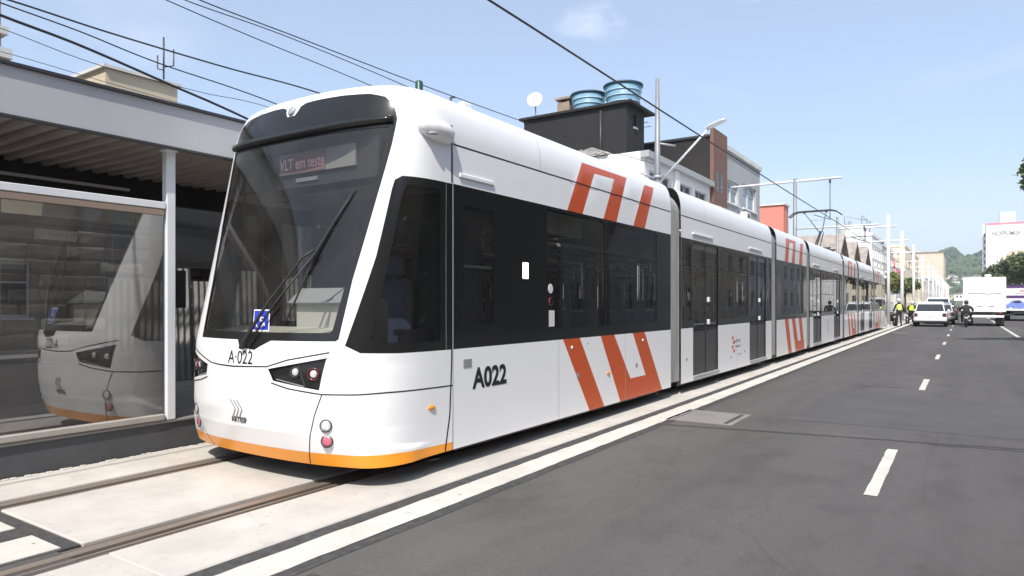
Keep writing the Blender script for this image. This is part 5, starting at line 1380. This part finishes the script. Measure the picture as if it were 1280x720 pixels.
wire('thick black cable at far left, sagging towards the windscreen top', [(-9.0, 2.34, 4.84), (-9.0, 3.17, 4.73), (-9.0, 4.0, 4.65), (-9.0, 5.16, 4.47), (-9.0, 6.27, 4.29), (-9.0, 9.02, 3.76)], 0.018)
wire('thin black cable just below the thick one at far left', [(-9.4, 2.45, 4.73), (-9.4, 3.31, 4.72), (-9.4, 4.37, 4.61), (-9.4, 5.81, 4.62), (-9.4, 7.07, 4.68), (-9.4, 10.09, 4.53)], 0.005)
wire('faint thin cable crossing in front of the beige block', [(-9.6, 2.5, 4.45), (-9.6, 3.38, 4.51), (-9.6, 4.56, 4.47), (-9.6, 6.07, 4.42), (-9.6, 8.61, 4.28)], 0.004)
wire('black cable meeting the tram roof above the windscreen', [(-9.2, 4.28, 5.77), (-9.2, 5.18, 5.7), (-9.2, 6.62, 5.63), (-9.2, 9.12, 5.55), (-9.2, 13.84, 5.29)], 0.008)
wire('middle black cable passing behind the roof antenna', [(-9.2, 4.47, 5.87), (-9.2, 5.47, 5.8), (-9.2, 7.39, 5.85), (-9.2, 10.84, 5.77), (-9.2, 16.21, 5.53)], 0.008)
wire('upper black cable running on to the street lamp pole', [(-7.6, 3.78, 5.17), (-7.6, 4.7, 5.12), (-7.6, 6.1, 5.14), (-7.6, 9.39, 5.19), (-7.6, 14.77, 5.36), (-7.6, 19.02, 5.6)], 0.008)

# ------------------------------------------------------------------ vehicles
def car(name, label, cx, cy, paint, L=4.3, Wd=1.78, H=1.62, wagon=True, group=None, cat='car'):
    """a hatchback / wagon seen from behind, rear face at cy, nose towards +Y"""
    e = empty(name, (cx, cy + L / 2, 0), label, cat, group); hw = Wd / 2
    def ring(y, zb, zt, w, wt, rnd=.10):
        return [(cx - w + .06, y, zb), (cx + w - .06, y, zb), (cx + w, y, zb + .12), (cx + w, y, zt - rnd), (cx + wt, y, zt), (cx - wt, y, zt), (cx - w, y, zt - rnd), (cx - w, y, zb + .12)]
    belt = H * .58
    mb = MB(); mb.smooth = False
    mb.loft([ring(cy, .34, belt - .06, hw - .10, hw - .20), ring(cy + .06, .30, belt, hw - .03, hw - .12), ring(cy + .5, .26, belt + .02, hw, hw - .07), ring(cy + L * .5, .24, belt, hw, hw - .07), ring(cy + L * .72, .26, belt - .02, hw, hw - .08), ring(cy + L * .92, .30, belt - .20, hw - .06, hw - .18), ring(cy + L, .36, belt - .34, hw - .22, hw - .34)])
    body = mb.build('body', paint, e, bevel=.07)
    ry = cy + (.14 if wagon else .55)
    mb = MB()
    def gr(y, z, w, zz): return [(cx - w, y, zz), (cx + w, y, zz), (cx + w * .99, y, z - .05), (cx + w * .88, y, z), (cx - w * .88, y, z), (cx - w * .99, y, z - .05)]
    mb.loft([gr(ry, belt + .02, hw - .12, belt - .05), gr(ry + .16, H - .12, hw - .19, belt - .05), gr(ry + .42, H - .01, hw - .20, belt - .05), gr(cy + L * .45, H, hw - .18, belt - .05), gr(cy + L * .55, H - .06, hw - .18, belt - .05), gr(cy + L * .72, belt + .01, hw - .12, belt - .05)])
    cab_ = mb.build('cabin', paint, e, bevel=.07)
    # rear window, proud of the cabin's sloping back
    mb = MB(); z0, z1 = belt + .06, H - .16; dy = .16
    def rw(x, t, o): return (cx + x, ry + dy * ((z0 + (z1 - z0) * t) - (belt + .02)) / (H - .12 - belt - .02) - o, z0 + (z1 - z0) * t)
    w0, w1 = hw - .17, hw - .26
    mb.add([rw(-w0, 0, .012), rw(w0, 0, .012), rw(w1, 1, .012), rw(-w1, 1, .012), rw(-w0, 0, -.02), rw(w0, 0, -.02), rw(w1, 1, -.02), rw(-w1, 1, -.02)], [(0, 1, 2, 3), (4, 7, 6, 5), (0, 4, 5, 1), (1, 5, 6, 2), (2, 6, 7, 3), (3, 7, 4, 0)]); mb.build('rear_window', 'car_glass', e)
    for sg in (-1, 1):
        mb = MB(); x = cx + sg * (hw - .145)
        mb.add([(x + sg * .012, ry + .28, belt + .07), (x + sg * .012, cy + L * .66, belt + .05), (x - sg * .045, cy + L * .54, H - .14), (x - sg * .055, ry + .40, H - .14)], [(0, 1, 2, 3)])
        mb.v += [(a - sg * .03, b, c) for a, b, c in mb.v]; mb.face([7, 6, 5, 4]); mb.build('side_window', 'car_glass', e)
        mb = MB(); mb.cbox(cx + sg * (hw - .17) - .10, cx + sg * (hw - .17) + .12 * (1 if sg > 0 else .8), cy - .012, cy + .12, belt - .30, belt - .06, .02); mb.build('tail_light', 'tail_red', e)
        mb = MB(); mb.cbox(cx + sg * (hw + .03) - .07, cx + sg * (hw + .03) + .07, cy + L * .63, cy + L * .66, belt + .04, belt + .16, .02); mb.build('mirror', paint, e)
    mb = MB(); mb.cbox(cx - hw + .06, cx + hw - .06, cy - .06, cy + .10, .36, .56, .04); mb.build('rear_bumper', paint, e)
    mb = MB(); mb.cbox(cx - hw + .10, cx + hw - .10, cy - .045, cy + .1, .26, .355, .02); mb.build('lower_bumper', 'rubber', e)
    mb = MB(); mb.cbox(cx - .22, cx + .22, cy - .022, cy + .0, .60, .72, .006); mb.build('licence_plate', 'plate', e)
    for sg in (-1, 1):
        for yy in (cy + .72, cy + L - .82):
            mb = MB(); mb.lathe([(.20, -.10), (.29, -.10), (.315, -.06), (.315, .06), (.29, .10), (.20, .10)], (cx + sg * (hw - .10), yy, .315), 20, 'X', cap=False); wo = mb.build('wheel', 'tyre', e)
            mb = MB(); mb.lathe([(.02, .05), (.18, .06), (.205, .09), (.205, -.09), (.18, -.06), (.02, -.05)], (cx + sg * (hw - .10), yy, .315), 16, 'X', cap=False); mb.build('rim', 'steel', wo)
    return e
G = 'cars queued in the left lane'
car('parked_car', 'white station wagon at the tail of the queue in the left lane', -1.80, 50.6, 'car_white', 4.4, 1.86, 1.60, True, G)
car('parked_car', 'silver grey car just ahead of the white station wagon', -1.45, 57.5, 'car_silver', 4.2, 1.8, 1.55, True, G)
car('parked_car', 'white van-like car with roof rack ahead of the silver one', -1.75, 64.5, 'car_white', 4.5, 1.9, 2.0, True, G)
car('parked_car', 'black car fourth in the queue', -1.35, 71.5, 'car_black', 4.2, 1.8, 1.55, True, G)
car('parked_car', 'dark red car further up the queue', -1.5, 79.0, 'car_red', 4.2, 1.8, 1.6, True, G)
car('parked_car', 'second black car far up the queue', -1.4, 87.0, 'car_black', 4.2, 1.8, 1.7, True, G)
car('parked_car', 'far silver car near the head of the queue', -1.5, 97.0, 'car_silver', 4.2, 1.8, 1.6, True, G)
car('parked_car', 'small distant white car in the right lane', .55, 118.0, 'car_white', 4.2, 1.8, 1.55, True, 'cars in the right lane')
car('parked_car', 'dark distant car in the right lane', .7, 140.0, 'car_black', 4.2, 1.8, 1.55, True, 'cars in the right lane')
def wheel_pair(e, cx, hw, yy, r=.42, w=.24):
    for sg in (-1, 1):
        mb = MB(); mb.lathe([(r * .55, -w / 2), (r * .94, -w / 2), (r, -w / 3), (r, w / 3), (r * .94, w / 2), (r * .55, w / 2)], (cx + sg * (hw - .16), yy, r), 20, 'X'); mb.build('wheel', 'tyre', e)
# white box truck
tx, ty = 1.10, 53.8
tk = empty('box_truck', (tx, ty + 3.2, 0), 'white box truck seen from behind with closed rear shutter', 'truck')
mb = MB(); mb.cbox(tx - 1.14, tx + 1.14, ty, ty + 4.6, .95, 3.18, .03); mb.build('cargo_box', 'truck_white', tk)
mb = MB()
for (a, b, c, d) in ((-1.14, 1.14, 3.08, 3.19), (-1.14, 1.14, .94, 1.03), (-1.15, -1.05, 1.03, 3.08), (1.05, 1.15, 1.03, 3.08)): mb.box(tx + a, tx + b, ty - .03, ty - .002, c, d)
mb.build('rear_frame', 'truck_white', tk)
mb = MB()
for k in range(5): mb.cbox(tx - 1.04, tx + 1.04, ty - .02, ty + .0, 1.04 + k * .405, 1.04 + k * .405 + .395, .008)
sh = mb.build('shutter', 'truck_white', tk); sh['kind'] = 'stuff'
for sx in (-.42, .22):
    mb = MB(); mb.box(tx + sx, tx + sx + .30, ty - .035, ty - .021, 1.28, 1.33); mb.build('shutter_handle', 'grey_metal', tk)
mb = MB(); mb.tube([(tx - .9, ty - .03, 2.12), (tx - .3, ty - .03, 2.18), (tx + .2, ty - .03, 2.10), (tx + .9, ty - .03, 2.16)], .02, 5); mb.build('strap', 'grey_metal', tk)
mb = MB(); mb.box(tx - .45, tx + .45, ty + .1, ty + 6.4, .62, .94); mb.build('chassis', 'dark_metal', tk)
mb = MB(); mb.cbox(tx - 1.05, tx + 1.05, ty + .02, ty + .12, .56, .72, .02); mb.build('bumper_bar', 'truck_white', tk)
for sg in (-1, 1):
    mb = MB(); mb.cbox(tx + sg * .86 - .14, tx + sg * .86 + .14, ty - .01, ty + .08, .76, .88, .01); mb.build('tail_light', 'tail_red', tk)
    mb = MB(); mb.box(tx + sg * .82 - .22, tx + sg * .82 + .22, ty + .36, ty + .38, .12, .70); mb.build('mud_flap', 'rubber', tk)
wheel_pair(tk, tx, 1.12, ty + .95); wheel_pair(tk, tx, .90, ty + .95); wheel_pair(tk, tx, 1.08, ty + 5.4)
mb = MB(); mb.cbox(tx - 1.05, tx + 1.05, ty + 4.8, ty + 6.6, .55, 2.45, .12); cbo = mb.build('cab', 'truck_white', tk)
mb = MB(); mb.lathe([(.16, 0), (.2, .06), (.2, .14), (.12, .2)], (tx + .2, ty + .5, 3.19), 14); mb.build('roof_vent', 'dirty_white', tk)
# advertising lorry in the far right lane
ax, ay = 3.98, 70.5
al = empty('advert_truck', (ax, ay + 3.5, 0), 'box lorry with purple striped blue car advert, cut by the right edge', 'truck')
mb = MB(); mb.cbox(ax - 1.3, ax + 1.3, ay, ay + 6.2, .85, 2.98, .03); mb.build('cargo_box', 'truck_white', al)
mb = MB(); mb.box(ax - 1.3, ax + 1.3, ay - .03, ay - .002, 2.78, 2.99); mb.build('top_band', 'purple', al)
mb = MB(); mb.box(ax - 1.22, ax + 1.22, ay - .012, ay - .002, 1.0, 2.76); pnl = mb.build('advert_panel', 'frame_white', al)
mb = MB(); mb.box(ax - 1.22, ax + 1.22, ay - .02, ay - .013, 1.92, 2.14); mb.build('stripe', 'purple', pnl)
mb = MB()
mb.prism([(-1.12, 1.10), (-1.1, 1.35), (-.85, 1.46), (-.62, 1.72), (-.1, 1.76), (.2, 1.52), (.62, 1.44), (.72, 1.12), (.45, 1.06), (.3, 1.2), (.1, 1.06), (-.55, 1.06), (-.7, 1.2), (-.9, 1.06)], lambda a, b, d: Vector((ax + a, d, b)), ay - .022, ay - .013); mb.build('car_picture', 'ad_blue', pnl)
mb = MB(); mb.prism([(-.58, 1.52), (-.42, 1.68), (-.14, 1.70), (.02, 1.54)], lambda a, b, d: Vector((ax + a, d, b)), ay - .03, ay - .023); mb.build('picture_window', 'car_glass', pnl)
marks('lettering', lambda a, b: Vector((ax + .5 + a, ay - .02, 2.52 + b)), 1.2, .16, 12, 'ad_red', pnl, 6)
marks('lettering', lambda a, b: Vector((ax + .3 + a, ay - .02, 2.30 + b)), 1.5, .08, 18, 'letter_grey', pnl, 7)
marks('lettering', lambda a, b: Vector((ax + .95 + a, ay - .025, 1.55 + b)), .45, .3, 4, 'ad_red', pnl, 8)
mb = MB(); mb.box(ax - .5, ax + .5, ay + .1, ay + 8, .5, .84); mb.build('chassis', 'dark_metal', al)
mb = MB(); mb.box(ax - 1.2, ax + 1.2, ay + .1, ay + .2, .45, .62); mb.build('bumper_bar', 'dark_metal', al)
wheel_pair(al, ax, 1.25, ay + 1.2); wheel_pair(al, ax, 1.0, ay + 1.2); wheel_pair(al, ax, 1.2, ay + 7.0)
mb = MB(); mb.cbox(ax - 1.15, ax + 1.15, ay + 6.3, ay + 8.2, .55, 2.6, .12); mb.build('cab', 'car_silver', al)

# ------------------------------------------------------------------ people and motorcycles
def skin_mesh(name, joints, edges, m, parent, sub=2):
    me = bpy.data.meshes.new(name); me.from_pydata([j[0] for j in joints], edges, []); me.update()
    o = bpy.data.objects.new(name, me); COL.objects.link(o)
    if len(me.skin_vertices) == 0: me.skin_vertices.new() if hasattr(me.skin_vertices, 'new') else None
    md = o.modifiers.new('skin', 'SKIN')
    if len(me.skin_vertices) == 0:
        bm = bmesh.new(); bm.from_mesh(me); bm.verts.layers.skin.verify(); bm.to_mesh(me); bm.free()
    sv = me.skin_vertices[0].data
    for i, j in enumerate(joints):
        r = j[1]; sv[i].radius = r if isinstance(r, tuple) else (r, r); sv[i].use_root = (i == 0)
    md.use_smooth_shade = True
    sd = o.modifiers.new('sub', 'SUBSURF'); sd.levels = sub; sd.render_levels = sub
    dg = bpy.context.evaluated_depsgraph_get(); dg.update()
    nm = bpy.data.meshes.new_from_object(o.evaluated_get(dg)); bpy.data.objects.remove(o)
    nm.materials.clear(); nm.materials.append(MATS[m]); nm.name = name
    o = bpy.data.objects.new(name, nm); COL.objects.link(o)
    if parent is not None: adopt(o, parent)
    return o
def paint_mesh(o, mats, fn):
    me = o.data
    for m in mats: me.materials.append(MATS[m])
    for p in me.polygons: p.material_index = fn(p.center)
def person(label, x, y, z0, pose, rot, vest, helm='helmet', group=None, trousers='cloth_black', top='cloth_black'):
    e = empty('person', (0, 0, 0), label, 'person', group)
    if pose == 'stand':
        J = [((0, 0, .95), (.15, .12)), ((0, 0, 1.15), (.15, .11)), ((0, .0, 1.38), (.17, .11)), ((0, .01, 1.50), (.07, .07)), ((0, .03, 1.60), (.085, .095)), ((0, .03, 1.72), (.075, .085)),
             ((-.20, 0, 1.40), .06), ((-.29, .02, 1.13), .05), ((-.27, .18, .93), .04), ((-.26, .25, .88), .035), ((.20, 0, 1.40), .06), ((.30, .02, 1.13), .05), ((.30, .16, .92), .04), ((.30, .23, .88), .035),
             ((-.09, 0, .86), .09), ((-.12, .03, .48), .065), ((-.13, -.02, .09), .045), ((-.14, .12, .04), .04), ((.09, 0, .86), .09), ((.12, .04, .48), .065), ((.14, -.02, .09), .045), ((.15, .12, .04), .04)]
        Ed = [(0, 1), (1, 2), (2, 3), (3, 4), (4, 5), (2, 6), (6, 7), (7, 8), (8, 9), (2, 10), (10, 11), (11, 12), (12, 13), (0, 14), (14, 15), (15, 16), (16, 17), (0, 18), (18, 19), (19, 20), (20, 21)]
        tor = [((0, 0, .98), (.17, .135)), ((0, 0, 1.15), (.175, .135)), ((0, 0, 1.36), (.20, .135)), ((0, 0, 1.46), (.13, .10))]
        head = (0, .03, 1.68); skinz = 1.54
    else:
        J = [((0, 0, .86), (.17, .14)), ((0, .06, 1.05), (.17, .13)), ((0, .14, 1.26), (.20, .13)), ((0, .17, 1.38), (.075, .075)), ((0, .20, 1.47), (.09, .10)), ((0, .21, 1.58), (.08, .09)),
             ((-.23, .14, 1.27), .07), ((-.36, .30, 1.05), .058), ((-.34, .58, 1.00), .045), ((-.33, .66, 1.00), .04), ((.23, .14, 1.27), .07), ((.36, .30, 1.05), .058), ((.34, .58, 1.00), .045), ((.33, .66, 1.00), .04),
             ((-.14, .05, .82), .10), ((-.24, .42, .74), .08), ((-.21, .26, .36), .055), ((-.21, .40, .30), .045), ((.14, .05, .82), .10), ((.24, .42, .74), .08), ((.21, .26, .36), .055), ((.21, .40, .30), .045)]
        Ed = [(0, 1), (1, 2), (2, 3), (3, 4), (4, 5), (2, 6), (6, 7), (7, 8), (8, 9), (2, 10), (10, 11), (11, 12), (12, 13), (0, 14), (14, 15), (15, 16), (16, 17), (0, 18), (18, 19), (19, 20), (20, 21)]
        tor = [((0, .0, .90), (.19, .155)), ((0, .06, 1.05), (.195, .15)), ((0, .14, 1.25), (.225, .15)), ((0, .165, 1.34), (.14, .11))]
        head = (0, .21, 1.55); skinz = 1.42
    b = skin_mesh('body', J, Ed, 'skin', e)
    paint_mesh(b, [top, trousers], lambda c: 0 if c.z > skinz or (pose == 'stand' and c.z < .97 and abs(c.x) > .2 and c.y > .12) else (1 if c.z > .92 else 2))
    if vest: skin_mesh('vest', tor, [(0, 1), (1, 2), (2, 3)], vest, e)
    if helm:
        mb = MB(); mb.sphere(head, .145, 16, 10, (.9, 1.05, 1.0)); h = mb.build('helmet', helm, e)
        mb = MB(); mb.sphere((head[0], head[1] + .045, head[2] - .01), .128, 14, 8, (.86, .9, .55)); mb.build('visor', 'car_glass', h)
    else:
        mb = MB(); mb.sphere((head[0], head[1] - .02, head[2] + .02), .125, 14, 10, (.9, 1.05, 1.05)); mb.build('hair', 'hair', e)
    e.location = (x, y, z0); e.rotation_euler = (0, 0, rot)
    return e
def motorcycle(label, x, y, rot, paint='car_black', group=None, box=False):
    e = empty('motorcycle', (0, 0, 0), label, 'motorcycle', group)
    for yy in (-.66, .66):
        mb = MB(); mb.lathe([(.22, -.05), (.28, -.055), (.305, -.03), (.31, 0), (.305, .03), (.28, .055), (.22, .05)], (0, yy, .31), 22, 'X', cap=False); w = mb.build('wheel', 'tyre', e)
        mb = MB(); mb.lathe([(.05, -.04), (.05, .04)], (0, yy, .31), 10, 'X')
        for k in range(5):
            an = k * 2 * PI / 5; mb.tube([(0, yy, .31), (0, yy + .225 * math.cos(an), .31 + .225 * math.sin(an))], .014, 5)
        mb.build('rim', 'steel', w)
    mb = MB(); mb.smooth = True
    mb.loft([[(w * math.cos(k * PI / 4), yy, zc + h * math.sin(k * PI / 4)) for k in range(8)] for yy, w, zc, h in ((-.02, .06, .78, .06), (.10, .14, .80, .12), (.32, .15, .84, .12), (.44, .07, .84, .08))]); mb.build('tank', paint, e)
    mb = MB(); mb.cbox(-.14, .14, -.62, .06, .72, .82, .04); mb.build('saddle', 'rubber', e)
    mb = MB(); mb.cbox(-.13, .13, -.25, .28, .30, .66, .05); mb.build('engine', 'dark_metal', e)
    mb = MB(); mb.tube([(0, .34, .72), (0, -.2, .66), (0, -.72, .74)], .035, 6); mb.tube([(0, .30, .72), (0, .1, .32), (0, -.6, .32)], .03, 6); mb.build('frame', 'dark_metal', e)
    for sg in (-1, 1):
        mb = MB(); mb.tube([(sg * .09, .66, .31), (sg * .09, .44, .98)], .026, 6); mb.build('fork', 'steel', e)
    mb = MB(); mb.tube([(-.38, .34, 1.02), (-.15, .44, 1.0), (.15, .44, 1.0), (.38, .34, 1.02)], .018, 6); hb = mb.build('handlebar', 'dark_metal', e)
    for sg in (-1, 1):
        mb = MB(); mb.sphere((sg * .34, .42, 1.18), .06, 10, 6, (1, .3, .7)); mb.tube([(sg * .30, .38, 1.02), (sg * .34, .42, 1.16)], .008, 5); mb.build('mirror', 'dark_metal', hb)
    mb = MB(); mb.sphere((0, .56, .92), .10, 12, 8, (1, .7, 1)); mb.build('headlight', 'lamp_glass', e)
    mb = MB(); mb.cbox(-.07, .07, -.80, -.74, .70, .78, .01); mb.build('tail_light', 'tail_red', e)
    mb = MB(); mb.cbox(-.09, .09, -.84, -.82, .50, .64, .005); mb.build('licence_plate', 'plate', e)
    mb = MB(); mb.tube([(.16, .1, .30), (.17, -.3, .34), (.17, -.78, .44)], [.03, .045, .05], 8); mb.build('exhaust', 'steel', e)
    mb = MB(); mb.lathe([(.34, -.07), (.35, 0), (.34, .07)], (0, .66, .31), 18, 'X', cap=False)
    mb = MB(); mb.prism([(-.42, .62), (-.70, .66), (-.92, .52), (-.90, .49), (-.68, .62), (-.42, .58)], lambda a, b, d: Vector((d, a, b)), -.07, .07); mb.build('mudguard', paint, e)
    e.location = (x, y, 0); e.rotation_euler = (0, 0, rot)
    return e
motorcycle('black motorcycle ridden between the car queue and the box truck', .12, 51.6, 0, 'car_black', 'motorcycles')
person('rider in black with a dark helmet sitting on the motorcycle beside the truck', .12, 51.4, 0, 'ride', 0, None, 'car_black', 'motorcycle riders')
motorcycle('dark police motorcycle standing at the kerb behind the tram', -3.98, 51.2, R_(20), 'car_black', 'motorcycles')
person('officer in a pale yellow vest and helmet standing by the dark motorcycle', -3.48, 50.2, 0, 'stand', R_(30), 'hivis', 'helmet', 'officers in vests')
motorcycle('black motorcycle parked behind the officers', -3.22, 57.2, R_(-15), 'car_black', 'motorcycles')
person('officer in a bright green vest sitting on a motorcycle', -3.17, 57.0, 0, 'ride', R_(-15), 'hivis_green', 'helmet', 'officers in vests')
motorcycle('motorcycle at the front of the police group', -3.0, 63.5, R_(5), 'car_silver', 'motorcycles')
person('rider in dark clothes on the foremost motorcycle of the police group', -3.0, 63.3, 0, 'ride', R_(5), None, 'helmet', 'motorcycle riders')
# passenger behind the second module's window
person('passenger in a light top standing behind the window of the second tram module', -4.45, 13.55, .40, 'stand', R_(-70), None, None, 'passengers', 'cloth_black', 'cloth_white')
mb = MB(); mb.box(-4.25, -4.23, 14.35, 14.72, 1.55, 2.2); mb.build('notice_board', 'seat_red', tram)

# ------------------------------------------------------------------ trees
def tree(name, label, x, y, h, cr, leafm, n, seed, cz=None, lean=(0, 0), group=None, ls=.16, extra=[], z0=0.0):
    rnd = random.Random(seed)
    e = empty(name, (x, y, z0), label, 'tree', group); cz = cz or h - cr
    mb = MB(); base = [Vector((x, y, z0)), Vector((x + lean[0] * .3, y + lean[1] * .3, z0 + cz * .45)), Vector((x + lean[0], y + lean[1], z0 + cz))]
    mb.tube(base, [h * .030, h * .022, h * .013], 9); lobes = []
    for k in range(9):
        an = k * 2.4 + rnd.random(); el = rnd.uniform(-.25, .9); rr = cr * rnd.uniform(.45, .78)
        c = base[2] + Vector((math.cos(an) * math.cos(el) * rr, math.sin(an) * math.cos(el) * rr, math.sin(el) * rr)); lobes.append((c, cr * rnd.uniform(.30, .50)))
        st = base[1].lerp(base[2], rnd.uniform(.2, 1)); mb.tube([st, st.lerp(c, .5) + Vector((0, 0, .12 * cr)), c], [h * .010, h * .007, h * .003], 6)
    for (c, r) in extra:
        c = Vector(c); lobes.append((c, r)); mb.tube([base[2], base[2].lerp(c, .5) + Vector((0, 0, .5)), c], [h * .010, h * .006, h * .003], 6)
    mb.build('trunk', 'bark', e)
    lv = MB()
    tot = sum(r ** 2 for _, r in lobes)
    for c, r in lobes:
        m = int(n * r * r / tot)
        for i in range(m):
            d = Vector((rnd.gauss(0, 1), rnd.gauss(0, 1), rnd.gauss(0, 1))).normalized() * r * (rnd.random() ** .45) * rnd.uniform(.8, 1.15)
            p = c + Vector((d.x, d.y, d.z * .8)); s_ = ls * rnd.uniform(.6, 1.4)
            a = Vector((rnd.gauss(0, 1), rnd.gauss(0, 1), rnd.gauss(0, .6))).normalized(); b = a.cross(Vector((rnd.gauss(0, 1), rnd.gauss(0, 1), rnd.gauss(0, 1)))).normalized()
            lv.add([p - a * s_, p + b * s_ * .55, p + a * s_, p - b * s_ * .55], [(0, 1, 2, 3)])
    lv.build('crown', leafm, e, fix=False)
    return e
GT = 'street trees on the right'
tree('street_tree', 'leafy tree whose branch tip enters at the upper right edge', 6.9, 30.0, 10.2, 3.4, 'leaf', 9000, 1, None, (0, 0), GT, .13, [((2.15, 30.0, 6.15), .62), ((3.2, 30.2, 6.9), .9), ((1.85, 29.9, 5.6), .30)], .13)
tree('street_tree', 'round dark green tree directly right of the box truck', 8.2, 150, 10.6, 3.9, 'leaf', 5000, 2, None, (0, 0), GT, .30, [], .13)
tree('street_tree', 'olive green tree left of the round one, below the white tower', 6.9, 186, 10.8, 3.8, 'leaf_dark', 4500, 3, None, (0, 0), GT, .32, [], .13)
tree('street_tree', 'tall tree at the far right edge over the advert lorry', 9.3, 128, 9.6, 3.6, 'leaf', 4500, 4, None, (0, 0), GT, .28, [], .13)
tree('street_tree', 'small dark tree farthest down the right pavement', 7.6, 225, 11.5, 4.2, 'leaf_dark', 4000, 5, None, (0, 0), GT, .36, [], .13)
GL = 'small trees along the track'
tree('street_tree', 'small yellow green tree behind the white masts nearest the tram tail', -7.6, 66, 4.9, 1.6, 'leaf_y', 2600, 6, None, (0, 0), GL, .16, [], .11)
tree('street_tree', 'small olive tree between the second and third white masts', -6.9, 84, 5.4, 1.8, 'leaf_y', 2600, 7, None, (0, 0), GL, .18, [], .11)
tree('street_tree', 'small dark tree beside the far white masts', -7.0, 112, 5.6, 2.0, 'leaf', 2400, 8, None, (0, 0), GL, .2, [], .11)
tree('street_tree', 'dark leafy tree beyond the platform, glimpsed right of the shelter column', -13.2, 9.5, 5.2, 2.0, 'leaf_y', 4200, 9, None, (0, 0), None, .13, [])

# ------------------------------------------------------------------ haze
hz = MB(); hz.box(-3950, 3950, -1450, 6950, -2.0, 140.0)
hm_ = bpy.data.materials.new('haze'); hm_.use_nodes = True; nt = hm_.node_tree; nt.nodes.clear()
ho_ = nt.nodes.new('ShaderNodeOutputMaterial'); pvv = nt.nodes.new('ShaderNodeVolumePrincipled')
pvv.inputs['Color'].default_value = (0.80, 0.87, 0.95, 1); pvv.inputs['Density'].default_value = 0.00030; pvv.inputs['Anisotropy'].default_value = 0.0
nt.links.new(pvv.outputs[0], ho_.inputs['Volume']); MATS['haze'] = hm_
hzo = hz.build('haze', 'haze'); tag(hzo, 'thin pale haze softening the far end of the street', 'haze', kind='stuff')
